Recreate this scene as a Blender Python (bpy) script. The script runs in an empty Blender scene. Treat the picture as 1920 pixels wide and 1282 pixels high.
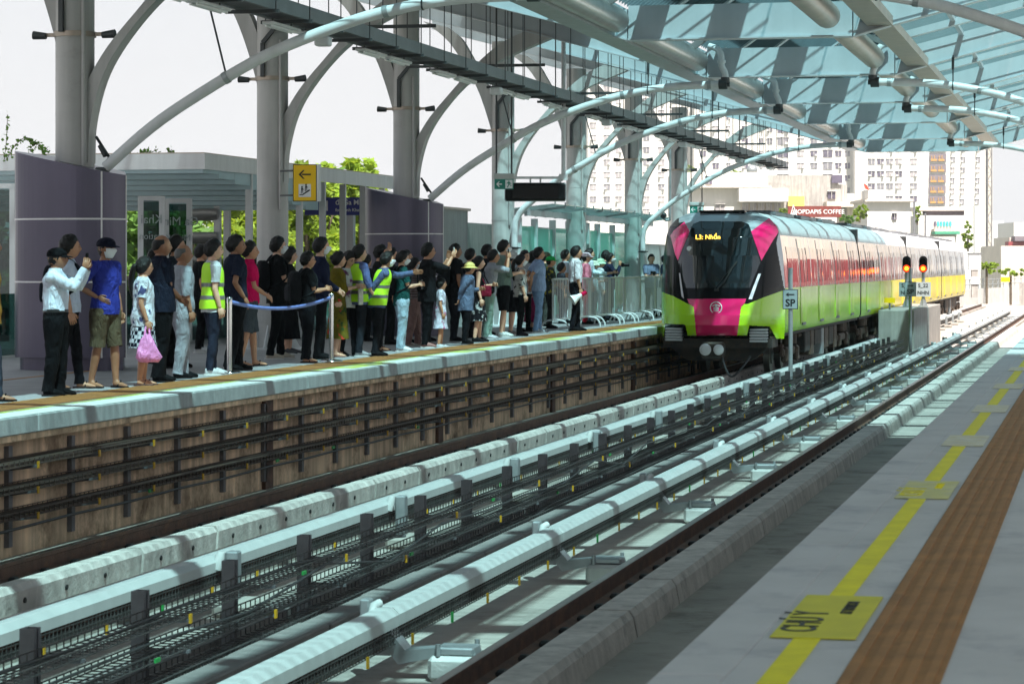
import bpy, math, random
from mathutils import Vector, Matrix, noise
from math import sin, cos, pi, radians as rad, sqrt, atan2
sc = bpy.context.scene
COL = sc.collection
# ---------------------------------------------------------------- camera, sky, sun, exposure
TH = math.atan(.2216); CT, ST = cos(TH), sin(TH); FPX = 5000.0
cam = bpy.data.cameras.new('camera'); co = bpy.data.objects.new('camera', cam); COL.objects.link(co)
co.location = (0, 0, 1.4); co.rotation_euler = (pi/2, 0, TH)
cam.sensor_width = 36; cam.lens = FPX/1920*36; cam.shift_y = -145/1920
cam.clip_start = .5; cam.clip_end = 9000
cam.dof.use_dof = True; cam.dof.focus_distance = 46; cam.dof.aperture_fstop = 8.0
sc.camera = co
SUN = Vector((-.28, .50, -1)).normalized()
wd = bpy.data.worlds.new('World'); sc.world = wd; wd.use_nodes = True
nt = wd.node_tree; nt.nodes.clear()
sky = nt.nodes.new('ShaderNodeTexSky'); sky.sky_type = 'NISHITA'; sky.sun_disc = False
sky.sun_elevation = math.asin(-SUN.z); sky.sun_rotation = atan2(-SUN.x, -SUN.y)
sky.air_density = 1.0; sky.dust_density = 6.0; sky.ozone_density = 1.0
tc = nt.nodes.new('ShaderNodeTexCoord')
nz = nt.nodes.new('ShaderNodeTexNoise'); nz.inputs['Scale'].default_value = 2.2; nz.inputs['Detail'].default_value = 6
cr = nt.nodes.new('ShaderNodeValToRGB'); cr.color_ramp.elements[0].position = .0; cr.color_ramp.elements[1].position = .55
cr.color_ramp.elements[0].color = (5.9, 5.8, 5.8, 1); cr.color_ramp.elements[1].color = (3.0, 3.5, 4.1, 1)
e_ = cr.color_ramp.elements.new(.16); e_.color = (5.4, 5.4, 5.5, 1)
sz = nt.nodes.new('ShaderNodeSeparateXYZ'); az = nt.nodes.new('ShaderNodeMath'); az.operation = 'MULTIPLY_ADD'; az.inputs[1].default_value = .22
mx = nt.nodes.new('ShaderNodeMix'); mx.data_type = 'RGBA'; mx.inputs[0].default_value = .86
bg = nt.nodes.new('ShaderNodeBackground'); bg.inputs['Strength'].default_value = .068
ow = nt.nodes.new('ShaderNodeOutputWorld')
nt.links.new(tc.outputs['Generated'], nz.inputs['Vector']); nt.links.new(tc.outputs['Generated'], sz.inputs[0]); nt.links.new(nz.outputs['Fac'], az.inputs[0]); nt.links.new(sz.outputs['Z'], az.inputs[2]); nt.links.new(az.outputs[0], cr.inputs['Fac'])
nt.links.new(sky.outputs[0], mx.inputs[6]); nt.links.new(cr.outputs[0], mx.inputs[7])
nt.links.new(mx.outputs[2], bg.inputs['Color']); nt.links.new(bg.outputs[0], ow.inputs[0])
sl = bpy.data.lights.new('sun', 'SUN'); sl.energy = 5.0; sl.angle = rad(.9); sl.color = (1, .95, .88)
so = bpy.data.objects.new('sun', sl); COL.objects.link(so)
so.rotation_euler = SUN.to_track_quat('-Z', 'Y').to_euler(); so.location = (0, 0, 60)
sc.view_settings.view_transform = 'Standard'; sc.view_settings.look = 'None'
sc.view_settings.exposure = 1.42; sc.view_settings.gamma = 1
sc.render.engine = 'CYCLES'
cy = sc.cycles; cy.max_bounces = 8; cy.transparent_max_bounces = 16; cy.diffuse_bounces = 3; cy.glossy_bounces = 3
cy.transmission_bounces = 4; cy.caustics_reflective = False; cy.caustics_refractive = False; cy.use_denoising = True

def at(u, v, X=None, Y=None, Z=None, d=None):
    """world point seen at photo pixel (u, v) on a plane x=X, y=Y, z=Z or at depth d"""
    du, dv = (u-960)/FPX, (496-v)/FPX
    D = Vector((CT*du-ST, ST*du+CT, dv)); O = Vector((0, 0, 1.4))
    if X is not None: t = X/D.x
    elif Y is not None: t = Y/D.y
    elif Z is not None: t = (Z-1.4)/D.z
    else: t = d
    return O+D*t
# ---------------------------------------------------------------- mesh helpers
OFF = {}
class MB:
    def __init__(s): s.v = []; s.f = []; s.s = []
    def add(s, vs, fs, smooth=False):
        n = len(s.v); s.v += [tuple(p) for p in vs]
        s.f += [tuple(i+n for i in f) for f in fs]; s.s += [smooth]*len(fs); return s
    def box(s, c, d, R=None, bev=0):
        x, y, z = d[0]/2, d[1]/2, d[2]/2
        if bev:
            b = min(bev, x*.8, y*.8, z*.8); P = []; idx = {}
            for sx in (-1, 1):
                for sy in (-1, 1):
                    for sz in (-1, 1):
                        for k in range(3):
                            q = [sx*x, sy*y, sz*z]
                            for j in range(3):
                                if j != k: q[j] -= (sx, sy, sz)[j]*b
                            idx[(sx, sy, sz, k)] = len(P); P.append(Vector(q))
            F = []
            for k in range(3):
                a, c2 = (k+1) % 3, (k+2) % 3
                for sg in (-1, 1):
                    def key(p, q):
                        t = [0, 0, 0]; t[k] = sg; t[a] = p; t[c2] = q; return idx[(t[0], t[1], t[2], k)]
                    F.append((key(-1, -1), key(1, -1), key(1, 1), key(-1, 1)))
            for k in range(3):
                a, c2 = (k+1) % 3, (k+2) % 3
                for p in (-1, 1):
                    for q in (-1, 1):
                        def key2(sg, kk):
                            t = [0, 0, 0]; t[k] = sg; t[a] = p; t[c2] = q; return idx[(t[0], t[1], t[2], kk)]
                        F.append((key2(-1, a), key2(1, a), key2(1, c2), key2(-1, c2)))
            for sx in (-1, 1):
                for sy in (-1, 1):
                    for sz in (-1, 1): F.append(tuple(idx[(sx, sy, sz, k)] for k in range(3)))
        else:
            P = [Vector((i*x, j*y, k*z)) for i in (-1, 1) for j in (-1, 1) for k in (-1, 1)]
            F = [(0, 1, 3, 2), (4, 6, 7, 5), (0, 4, 5, 1), (2, 3, 7, 6), (0, 2, 6, 4), (1, 5, 7, 3)]
        c = Vector(c)
        if R is not None: P = [R @ p for p in P]
        return s.add([p+c for p in P], F)
    def span(s, a, b, bev=0):
        a, b = Vector(a), Vector(b)
        return s.box((a+b)/2, [abs(t) for t in (b-a)], bev=bev)
    def bar(s, p, q, w, h=None, up=(0, 0, 1)):
        p, q = Vector(p), Vector(q); h = h or w; d = (q-p); L = d.length
        if L < 1e-6: return s
        d /= L; up = Vector(up)
        if abs(d.dot(up)) > .98: up = Vector((0, 1, 0)) if abs(d.y) < .9 else Vector((1, 0, 0))
        x = d.cross(up).normalized(); y = x.cross(d)
        R = Matrix((x, d, y)).transposed()
        return s.box((p+q)/2, (w, L, h), R)
    def tube(s, pts, r, n=8, caps=True, smooth=True):
        pts = [Vector(p) for p in pts]; m = len(pts)
        rs = r if isinstance(r, (list, tuple)) else [r]*m
        V = []; prev = None
        for i, p in enumerate(pts):
            t = (pts[min(i+1, m-1)]-pts[max(i-1, 0)]).normalized()
            if prev is None:
                a = Vector((0, 0, 1)) if abs(t.z) < .9 else Vector((1, 0, 0))
                x = t.cross(a).normalized()
            else:
                x = prev-t*prev.dot(t)
                if x.length < 1e-6: x = t.cross(Vector((0.3, .5, .8)))
                x.normalize()
            prev = x; y = t.cross(x)
            V += [p+(x*cos(2*pi*k/n)+y*sin(2*pi*k/n))*rs[i] for k in range(n)]
        F = [(i*n+k, i*n+(k+1) % n, (i+1)*n+(k+1) % n, (i+1)*n+k) for i in range(m-1) for k in range(n)]
        s.add(V, F, smooth)
        if caps: s.add(V[:n], [tuple(range(n-1, -1, -1))]); s.add(V[-n:], [tuple(range(n))])
        return s
    def rings(s, R, smooth=True, caps=True, n=20):
        """R: list of (centre, axis_a, axis_b) ellipse rings"""
        V = []
        for c, a, b in R:
            c, a, b = Vector(c), Vector(a), Vector(b)
            V += [c+a*cos(2*pi*k/n)+b*sin(2*pi*k/n) for k in range(n)]
        m = len(R)
        F = [(i*n+k, i*n+(k+1) % n, (i+1)*n+(k+1) % n, (i+1)*n+k) for i in range(m-1) for k in range(n)]
        s.add(V, F, smooth)
        if caps: s.add(V[:n], [tuple(range(n-1, -1, -1))], smooth); s.add(V[-n:], [tuple(range(n))], smooth)
        return s
    def ball(s, c, r, n=12, m=8, fn=None, R=None):
        r = r if isinstance(r, (tuple, list)) else (r, r, r); c = Vector(c)
        V = []; 
        for i in range(m+1):
            t = pi*i/m
            for k in range(n):
                a = 2*pi*k/n; d = Vector((sin(t)*cos(a), sin(t)*sin(a), cos(t)))
                q = Vector((d.x*r[0], d.y*r[1], d.z*r[2]))
                if fn: q = fn(d, q)
                V.append((R @ q if R is not None else q)+c)
        F = [(i*n+k, (i+1)*n+k, (i+1)*n+(k+1) % n, i*n+(k+1) % n) for i in range(m) for k in range(n)]
        return s.add(V, F, True)
    def prism(s, poly, plane, a, b):
        """polygon in plane 'xz','yz','xy' extruded along the third axis from a to b"""
        def P(p, t):
            return {'xz': (p[0], t, p[1]), 'yz': (t, p[0], p[1]), 'xy': (p[0], p[1], t)}[plane]
        n = len(poly)
        V = [P(p, a) for p in poly]+[P(p, b) for p in poly]
        F = [tuple(range(n-1, -1, -1)), tuple(range(n, 2*n))]+[(i, (i+1) % n, n+(i+1) % n, n+i) for i in range(n)]
        return s.add(V, F)
    def strip(s, A, B, a, b, plane='xz'):
        """band between polylines A and B (same length), extruded from a to b"""
        n = len(A)
        def P(p, t): return {'xz': (p[0], t, p[1]), 'yz': (t, p[0], p[1]), 'xy': (p[0], p[1], t)}[plane]
        V = [P(p, t) for t in (a, b) for p in list(A)+list(B)]
        F = []
        for i in range(n-1):
            F += [(i, i+1, n+i+1, n+i), (2*n+i, 3*n+i, 3*n+i+1, 2*n+i+1), (i, 2*n+i, 2*n+i+1, i+1), (n+i, n+i+1, 3*n+i+1, 3*n+i)]
        F += [(0, n, 3*n, 2*n), (n-1, 3*n-1, 4*n-1, 2*n-1)]
        return s.add(V, F)
    def build(s, name, m, parent=None, local=False, loc=None):
        me = bpy.data.meshes.new(name)
        vs = s.v
        if parent is not None and not local:
            o = OFF.get(parent.name, Vector((0, 0, 0))); vs = [(p[0]-o[0], p[1]-o[1], p[2]-o[2]) for p in vs]
        if loc is not None: vs = [(p[0]-loc[0], p[1]-loc[1], p[2]-loc[2]) for p in vs]
        me.from_pydata(vs, [], s.f); me.polygons.foreach_set('use_smooth', s.s)
        import bmesh
        bm = bmesh.new(); bm.from_mesh(me); bmesh.ops.recalc_face_normals(bm, faces=bm.faces); bm.to_mesh(me); bm.free()
        me.materials.append(m); me.update()
        ob = bpy.data.objects.new(name, me); COL.objects.link(ob)
        if parent is not None: ob.parent = parent; OFF[ob.name] = OFF.get(parent.name, Vector((0, 0, 0))) if not local else Vector((0, 0, 0))
        if loc is not None: ob.location = loc
        return ob
def T(name, label, cat, loc=(0, 0, 0), rz=0, group=None):
    o = bpy.data.objects.new(name, None); COL.objects.link(o); o.location = loc; o.rotation_euler = (0, 0, rz)
    o.empty_display_size = .1; OFF[o.name] = Vector(loc)
    return tag(o, label, cat, group)
def tag(o, label, cat, group=None):
    o['label'] = label; o['category'] = cat
    if group: o['group'] = group
    return o
def structure(o, label=None): o['kind'] = 'structure'; return o
def kids(o): return [c for c in list(COL.objects) if c.parent is o]
def dup(o, loc=None, label=None, rz=None, parent=None):
    c = o.copy(); COL.objects.link(c)
    if parent is not None: c.parent = parent
    if loc is not None: c.location = loc
    if rz is not None: c.rotation_euler = (0, 0, rz)
    if label: c['label'] = label
    for ch in o.children: dup(ch, parent=c)
    return c
rng = random.Random(7)
# ---------------------------------------------------------------- materials
M = {}
def mat(name, col, rough=.6, metal=0., var=.12, scale=2., streak=0., dirt=None, dirt_pos=.62, bump=0., bscale=40., coat=0., spec=.5, emit=None, es=1., coord='pos', fold=False):
    m = bpy.data.materials.new(name); m.use_nodes = True; n = m.node_tree.nodes; l = m.node_tree.links
    b = n['Principled BSDF']; b.inputs['Roughness'].default_value = rough; b.inputs['Metallic'].default_value = metal
    b.inputs['Coat Weight'].default_value = coat; b.inputs['Coat Roughness'].default_value = .06
    b.inputs['Specular IOR Level'].default_value = spec
    if coord == 'pos': src = n.new('ShaderNodeNewGeometry').outputs['Position']
    else: src = n.new('ShaderNodeTexCoord').outputs['Object']
    c = (*col, 1)
    t = n.new('ShaderNodeTexNoise'); t.inputs['Scale'].default_value = scale; t.inputs['Detail'].default_value = 5; t.inputs['Roughness'].default_value = .65
    l.new(src, t.inputs['Vector'])
    r = n.new('ShaderNodeMapRange'); r.inputs[1].default_value = .3; r.inputs[2].default_value = .7
    r.inputs[3].default_value = 1-var; r.inputs[4].default_value = 1+var; l.new(t.outputs['Fac'], r.inputs[0])
    h = n.new('ShaderNodeVectorMath'); h.operation = 'SCALE'; h.inputs[0].default_value = col; l.new(r.outputs[0], h.inputs['Scale'])
    out = h.outputs[0]
    if streak:
        mp = n.new('ShaderNodeMapping'); mp.inputs['Scale'].default_value = (7, 7, .5); l.new(src, mp.inputs['Vector'])
        t2 = n.new('ShaderNodeTexNoise'); t2.inputs['Scale'].default_value = 1.; t2.inputs['Detail'].default_value = 6; l.new(mp.outputs[0], t2.inputs['Vector'])
        r2 = n.new('ShaderNodeMapRange'); r2.inputs[1].default_value = .35; r2.inputs[2].default_value = .7; r2.inputs[3].default_value = 1-streak; r2.inputs[4].default_value = 1+streak*.35
        l.new(t2.outputs['Fac'], r2.inputs[0])
        h2 = n.new('ShaderNodeVectorMath'); h2.operation = 'SCALE'; l.new(out, h2.inputs[0]); l.new(r2.outputs[0], h2.inputs['Scale']); out = h2.outputs[0]
    if dirt:
        t3 = n.new('ShaderNodeTexNoise'); t3.inputs['Scale'].default_value = scale*.8+.4; t3.inputs['Detail'].default_value = 8; t3.inputs['Roughness'].default_value = .75
        l.new(src, t3.inputs['Vector'])
        r3 = n.new('ShaderNodeMapRange'); r3.inputs[1].default_value = dirt_pos-.1; r3.inputs[2].default_value = dirt_pos+.08; l.new(t3.outputs['Fac'], r3.inputs[0])
        mm = n.new('ShaderNodeMix'); mm.data_type = 'RGBA'; l.new(r3.outputs[0], mm.inputs[0]); l.new(out, mm.inputs[6]); mm.inputs[7].default_value = (*dirt, 1); out = mm.outputs[2]
    l.new(out, b.inputs['Base Color'])
    if fold:
        mp4 = n.new('ShaderNodeMapping'); mp4.inputs['Scale'].default_value = (9, 9, 4.5); l.new(src, mp4.inputs['Vector'])
        t4 = n.new('ShaderNodeTexNoise'); t4.inputs['Scale'].default_value = 1.; t4.inputs['Detail'].default_value = 3; t4.inputs['Distortion'].default_value = 1.6; l.new(mp4.outputs[0], t4.inputs['Vector'])
        bp = n.new('ShaderNodeBump'); bp.inputs['Strength'].default_value = .8; bp.inputs['Distance'].default_value = .06; l.new(t4.outputs['Fac'], bp.inputs['Height']); l.new(bp.outputs[0], b.inputs['Normal'])
    elif bump:
        t4 = n.new('ShaderNodeTexNoise'); t4.inputs['Scale'].default_value = bscale; t4.inputs['Detail'].default_value = 4; l.new(src, t4.inputs['Vector'])
        bp = n.new('ShaderNodeBump'); bp.inputs['Strength'].default_value = bump; bp.inputs['Distance'].default_value = .02; l.new(t4.outputs['Fac'], bp.inputs['Height']); l.new(bp.outputs[0], b.inputs['Normal'])
    if emit: b.inputs['Emission Color'].default_value = (*emit, 1); b.inputs['Emission Strength'].default_value = es
    M[name] = m; return m
def glass(name, tint, refl=.1, rough=.02, diff=0., dcol=(.5, .7, .7)):
    m = bpy.data.materials.new(name); m.use_nodes = True; n = m.node_tree.nodes; l = m.node_tree.links; n.clear()
    o = n.new('ShaderNodeOutputMaterial'); tr = n.new('ShaderNodeBsdfTransparent'); tr.inputs[0].default_value = (*tint, 1)
    g = n.new('ShaderNodeBsdfGlossy'); g.inputs['Roughness'].default_value = rough; g.inputs[0].default_value = (.9, .95, .95, 1)
    f = n.new('ShaderNodeLayerWeight'); f.inputs[0].default_value = .5
    po = n.new('ShaderNodeMath'); po.operation = 'POWER'; po.inputs[1].default_value = 5.; l.new(f.outputs['Facing'], po.inputs[0])
    mu = n.new('ShaderNodeMath'); mu.operation = 'MULTIPLY_ADD'; mu.inputs[1].default_value = .8; mu.inputs[2].default_value = refl*.5; l.new(po.outputs[0], mu.inputs[0])
    mu.use_clamp = True
    x = n.new('ShaderNodeMixShader'); l.new(mu.outputs[0], x.inputs[0]); l.new(tr.outputs[0], x.inputs[1]); l.new(g.outputs[0], x.inputs[2]); last = x
    if diff:
        d = n.new('ShaderNodeBsdfDiffuse'); d.inputs[0].default_value = (*dcol, 1)
        tl = n.new('ShaderNodeBsdfTranslucent'); tl.inputs[0].default_value = (*dcol, 1)
        dd = n.new('ShaderNodeMixShader'); dd.inputs[0].default_value = .6; l.new(d.outputs[0], dd.inputs[1]); l.new(tl.outputs[0], dd.inputs[2])
        y = n.new('ShaderNodeMixShader'); y.inputs[0].default_value = diff; l.new(x.outputs[0], y.inputs[1]); l.new(dd.outputs[0], y.inputs[2]); last = y
    l.new(last.outputs[0], o.inputs[0]); M[name] = m; return m
mat('concrete', (.30, .275, .25), .85, var=.18, scale=1.4, streak=.18, bump=.25, bscale=30)
mat('concrete_light', (.50, .49, .47), .8, var=.12, scale=1.6, streak=.15, dirt=(.2, .19, .17), dirt_pos=.68, bump=.2)
mat('concrete_kerb', (.54, .50, .46), .85, var=.2, scale=3, streak=.2, dirt=(.18, .165, .15), dirt_pos=.66, bump=.35, bscale=25)
mat('wall_stained', (.78, .57, .38), .85, var=.22, scale=1.1, streak=.42, dirt=(.16, .10, .055), dirt_pos=.6, bump=.2)
mat('slab', (.36, .325, .29), .85, var=.22, scale=.9, dirt=(.16, .14, .12), dirt_pos=.62, bump=.3, bscale=18)
mat('lid', (.22, .20, .19), .85, var=.15, scale=3, dirt=(.12, .11, .1), dirt_pos=.68, bump=.25, coord='pos')
mat('rail_rust', (.095, .045, .028), .65, var=.4, scale=5, streak=.3, dirt=(.16, .07, .03), dirt_pos=.62, bump=.2)
mat('rail_top', (.30, .27, .25), .3, 1., var=.2, scale=3)
mat('rubber', (.02, .02, .02), .6)
mat('grp_cover', (.46, .47, .46), .45, var=.06, scale=2, streak=.06, dirt=(.34, .33, .31), dirt_pos=.72)
mat('galv', (.34, .36, .37), .45, .6, var=.15, scale=6, dirt=(.25, .26, .26), dirt_pos=.66)
mat('galv_dark', (.15, .15, .16), .5, .35, var=.25, scale=5, dirt=(.2, .2, .2), dirt_pos=.68)
mat('rack', (.06, .043, .033), .6, .2, var=.3, scale=6, dirt=(.09, .055, .035), dirt_pos=.6)
mat('wire', (.085, .08, .077), .5, .4, var=.3, scale=6)
mat('insulator', (.5, .51, .5), .5)
mat('cable', (.02, .02, .021), .5, var=.3, scale=4)
mat('yellow_tag', (.55, .30, .01), .5)
mat('green_tag', (.02, .28, .06), .5)
mat('white_steel', (.66, .67, .68), .4, var=.06, scale=1.3, streak=.10, dirt=(.42, .41, .40), dirt_pos=.7)
mat('column_paint', (.44, .43, .42), .45, var=.08, scale=1.2, streak=.16, dirt=(.3, .28, .27), dirt_pos=.68)
mat('beam_paint', (.44, .48, .51), .4, var=.06, scale=1.5, streak=.05)
mat('gutter_metal', (.30, .31, .31), .38, .7, var=.12, scale=3, streak=.1)
mat('gutter_tan', (.36, .30, .25), .4, .5, var=.12, scale=3)
mat('duct', (.42, .41, .39), .33, .85, var=.12, scale=5)
mat('dark_steel', (.045, .05, .053), .45, .3, var=.15)
mat('roof_panel', (.52, .60, .62), .5, .1, var=.06, scale=1.)
mat('roof_white', (.70, .68, .64), .6, var=.08, scale=1.)
mat('black_plastic', (.006, .006, .007), .4, spec=.2)
mat('screen_black', (.004, .004, .005), .2, spec=.2)
mat('tray_steel', (.15, .17, .18), .5, .3, var=.15)
mat('purple_panel', (.085, .075, .115), .32, .35, var=.10, scale=.8, streak=.06)
mat('joint_white', (.72, .70, .70), .5)
mat('sign_yellow', (.92, .56, .003), .4, var=.03)
mat('sign_blue', (.045, .05, .26), .4, var=.04)
mat('sign_white', (.8, .8, .8), .45, var=.02)
mat('sign_grey', (.33, .37, .38), .45, var=.04)
mat('sign_green', (.01, .20, .15), .4, var=.03)
mat('ink', (.008, .008, .009), .5)
mat('steel_polish', (.62, .62, .62), .16, 1., var=.05)
mat('belt_blue', (.16, .22, .55), .6)
mat('paving', (.30, .295, .30), .65, var=.12, scale=1.2, dirt=(.22, .21, .21), dirt_pos=.68, bump=.08)
mat('lip', (.60, .61, .59), .7, var=.12, scale=1.5, dirt=(.34, .33, .31), dirt_pos=.66, bump=.1)
mat('lip_face', (.33, .35, .345), .75, var=.14, scale=2., streak=.22, dirt=(.25, .24, .22), dirt_pos=.66, bump=.15)  # same edge as lip, with the duller light on its face put into the colour
mat('paving_pale', (.60, .59, .58), .65, var=.08, scale=1.5, dirt=(.40, .40, .42), dirt_pos=.62, bump=.1)
mat('tactile', (.36, .17, .05), .7, var=.22, scale=4, dirt=(.2, .1, .04), dirt_pos=.66)
mat('line_yellow', (.90, .80, .004), .6, var=.12, scale=4)
mat('line_faded', (.48, .56, .05), .6, var=.15, scale=3, dirt=(.5, .52, .45), dirt_pos=.55)
mat('sticker', (.72, .68, .26), .6, var=.15, scale=4, dirt=(.6, .58, .5), dirt_pos=.56)
mat('sticker_bright', (.72, .66, .04), .6, var=.08, scale=4)
mat('sticker_worn', (.72, .69, .56), .6, var=.15, scale=6, dirt=(.65, .55, .2), dirt_pos=.58)
glass('roof_glass', (.56, .75, .78), .08)
glass('roof_glass_pale', (.62, .70, .72), .06, diff=.55, dcol=(.62, .62, .60))
glass('screen_glass', (.42, .74, .66), .12, diff=.6, dcol=(.46, .84, .72))
glass('dark_glass', (.22, .36, .34), .14)
glass('clear_glass', (.75, .9, .88), .08)
def text(s, size, mtx, m, parent, name='lettering', align='CENTER', depth=.002, bold=0., off=None):
    c = bpy.data.curves.new(name, 'FONT'); c.body = s; c.size = size; c.align_x = align; c.align_y = 'CENTER'; c.extrude = depth; c.offset = bold; c.resolution_u = 3
    o = bpy.data.objects.new(name, c); COL.objects.link(o)
    me = bpy.data.meshes.new_from_object(o.evaluated_get(bpy.context.evaluated_depsgraph_get()))
    COL.objects.unlink(o); bpy.data.objects.remove(o); bpy.data.curves.remove(c)
    mt = mtx.copy()
    if parent is not None: mt = Matrix.Translation(-OFF.get(parent.name, Vector((0, 0, 0)))) @ mt
    me.transform(mt); me.materials.clear(); me.materials.append(m); me.name = name
    ob = bpy.data.objects.new(name, me); COL.objects.link(ob)
    if parent is not None: ob.parent = parent
    return ob
def face(p, right=(1, 0, 0), up=(0, 0, 1)):
    """matrix that puts text in the plane (right, up) at p"""
    r, u = Vector(right).normalized(), Vector(up).normalized(); n = r.cross(u)
    m = Matrix((r, u, n)).transposed().to_4x4(); m.translation = Vector(p); return m
VR = Vector((CT, ST, 0)); VF = Vector((-ST, CT, 0))
# ---------------------------------------------------------------- ground, decks, platforms
mat('city', (.25, .25, .22), .9, var=.4, scale=.02, dirt=(.06, .10, .03), dirt_pos=.55)
structure(MB().add([(-4000, -800, -12), (4000, -800, -12), (4000, 8000, -12), (-4000, 8000, -12)], [(0, 1, 2, 3)]).build('ground', M['city']))
ZS, ZR = -1.35, -1.09
structure(MB().span((-10.05, 4, -2.3), (-1.56, 175, ZS)).build('track_bed', M['slab']))
b = MB()
for x in (-8.98, -7.54, -3.88, -2.44): b.span((x-.19, 4, ZS+.001), (x+.19, 174, ZR-.16))
structure(b.build('track_plinth', M['slab']))
def platform_paving():
    m = M['paving']; n = m.node_tree.nodes; l = m.node_tree.links; bs = n['Principled BSDF']
    br = n.new('ShaderNodeTexBrick'); br.inputs['Scale'].default_value = 1; br.inputs['Mortar Size'].default_value = .006; br.inputs['Brick Width'].default_value = 1.2; br.inputs['Row Height'].default_value = .6
    br.inputs[1].default_value = (1, 1, 1, 1); br.inputs[2].default_value = (.92, .92, .93, 1); br.inputs[3].default_value = (.45, .45, .45, 1)
    g = n.new('ShaderNodeNewGeometry'); l.new(g.outputs['Position'], br.inputs['Vector'])
    src = bs.inputs['Base Color'].links[0].from_socket
    mm = n.new('ShaderNodeMix'); mm.data_type = 'RGBA'; mm.blend_type = 'MULTIPLY'; mm.inputs[0].default_value = 1
    l.new(src, mm.inputs[6]); l.new(br.outputs[0], mm.inputs[7]); l.new(mm.outputs[2], bs.inputs['Base Color'])
platform_paving()
PE = -9.76; RE = -1.5; YE = 118
structure(MB().span((-30, -20, -.4), (-10.25, YE, 0)).build('platform_floor', M['paving']))
b = MB(); y = -20
while y < YE:
    y2 = min(y+4.35, YE); b.span((-10.25, y, -.17), (PE, y2-.012, .0), bev=.012); y = y2
structure(b.build('platform_edge', M['lip_face']))
# top skin of the edge, 4 mm proud, its colour lightened as if sunlit
structure(MB().span((-10.24, -20, .001), (PE-.02, YE, .004)).build('platform_edge_top', M['lip']))
b = MB().span((-10.45, -20, -2.3), (-10.05, YE, -.171)).span((-10.05, -20, -.235), (PE-.06, YE, -.171))
structure(b.build('platform_wall', M['wall_stained']))
b = MB()
for k in range(14): b.span((-10.05, 31.2+k*8.7, ZS), (-10.0, 31.5+k*8.7, -.236))
structure(b.build('wall_pilaster', M['rail_rust']))
structure(MB().span((RE+.25, -4, -.4), (7, 150, 0)).build('platform_floor', M['paving_pale']))
b = MB(); y = -4
while y < 150:
    b.span((RE, y, -.2), (RE+.25, y+4.33, 0), bev=.01); y += 4.35
structure(b.build('platform_edge', M['paving_pale']))
structure(MB().span((-1.56, -4, -2.3), (-1.3, 150, -.201)).build('platform_wall', M['concrete']))
# painted lines and tactile paving
structure(MB().span((-10.19, -20, .0045), (-10.10, YE, .008)).build('yellow_line', M['line_faded']))
b = MB()
b.span((-10.83, -20, .001), (-10.26, YE, .004))
for k in range(9):
    x = -10.80+k*.062; b.span((x, 20, .004), (x+.03, YE, .009))
structure(b.build('tactile_strip', M['tactile']))
structure(MB().span((-13.05, -20, .001), (-12.97, 34, .004)).build('tactile_strip', M['tactile']))
structure(MB().span((-1.13, -4, .001), (-1.03, 150, .004)).build('yellow_line', M['line_yellow']))
b = MB().span((-.87, -4, .001), (-.53, 150, .004))
for k in range(5):
    x = -.86+k*.068; b.span((x, -4, .0045), (x+.036, 150, .010))
structure(b.build('tactile_strip', M['tactile']))
# floor stickers
for k in range(9):
    yy = 10.35+k*5.45*.93 if k else 10.35
    z0 = (9.95, 15.9, 20.5, 25.2, 30.0, 35, 40, 45, 50)[k]
    y0 = (z0-1.0*ST)/CT
    t = T('floor_sticker', ['yellow caution sticker with dark lettering lying on the grey platform nearest the camera', 'worn yellow and white sticker second along the yellow line on the grey platform'][k] if k < 2 else 'worn whitish sticker further along the yellow line on the grey platform', 'sticker', (-1.05, y0, 0), group='caution stickers along the right platform')
    MB().span((-1.22, y0, .0045), (-.9, y0+1.3, .0075)).build('sheet', M['sticker_bright'] if k == 0 else M['sticker'] if k == 1 else M['sticker_worn'], t)
    if k < 2:
        text('CHÚ Ý', .2, face((-1.13, y0+.45, .0085), (0, 1, 0), (-1, 0, 0)), M['ink'] if k == 0 else M['line_yellow'], t)
        text('ATTENTION', .07, face((-1.0, y0+.9, .0085), (0, 1, 0), (-1, 0, 0)), M['ink'] if k == 0 else M['line_yellow'], t)
for k in range(8):
    y0 = 34.6+k*6.5
    MBs = MB().span((-10.24, y0, .0046), (-9.86, y0+2.2, .0085)).build('floor_sticker', M['line_faded'], loc=(-10, y0, 0))
    tag(MBs, 'faded yellow green patch on the platform edge in front of the waiting crowd', 'sticker', 'yellow patches along the left platform edge')
# ---------------------------------------------------------------- rails
def rail(x, label):
    t = T('rail', label, 'rail', (x, 20, ZR-.17)); z = ZR
    pr = [(-.075, -.17), (.075, -.17), (.075, -.155), (.012, -.135), (.012, -.045), (.036, -.035), (.036, -.004), (-.036, -.004), (-.036, -.035), (-.012, -.045), (-.012, -.135), (-.075, -.155)]
    MB().prism([(x+a, z+c) for a, c in pr], 'xz', 4, 172).build('web', M['rail_rust'], t)
    MB().span((x-.033, 4, z-.004), (x+.033, 172, z)).build('running_surface', M['rail_top'], t)
    b = MB()
    for k in range(150):
        yy = 12+k*.68
        for s in (-1, 1): b.box((x+s*.10, yy, z-.14), (.07, .10, .05), bev=.015)
    o = b.build('rail_clip', M['rubber'], t); o['kind'] = 'stuff'
rail(-8.98, 'rusty rail beside the stained platform wall, under the train')
rail(-7.54, 'rusty rail of the train track hidden behind the concrete upstand')
rail(-3.88, 'long rusty rail with a shiny top in the empty near track')
rail(-2.44, 'rusty rail of the near track tucked below the right platform edge')
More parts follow.
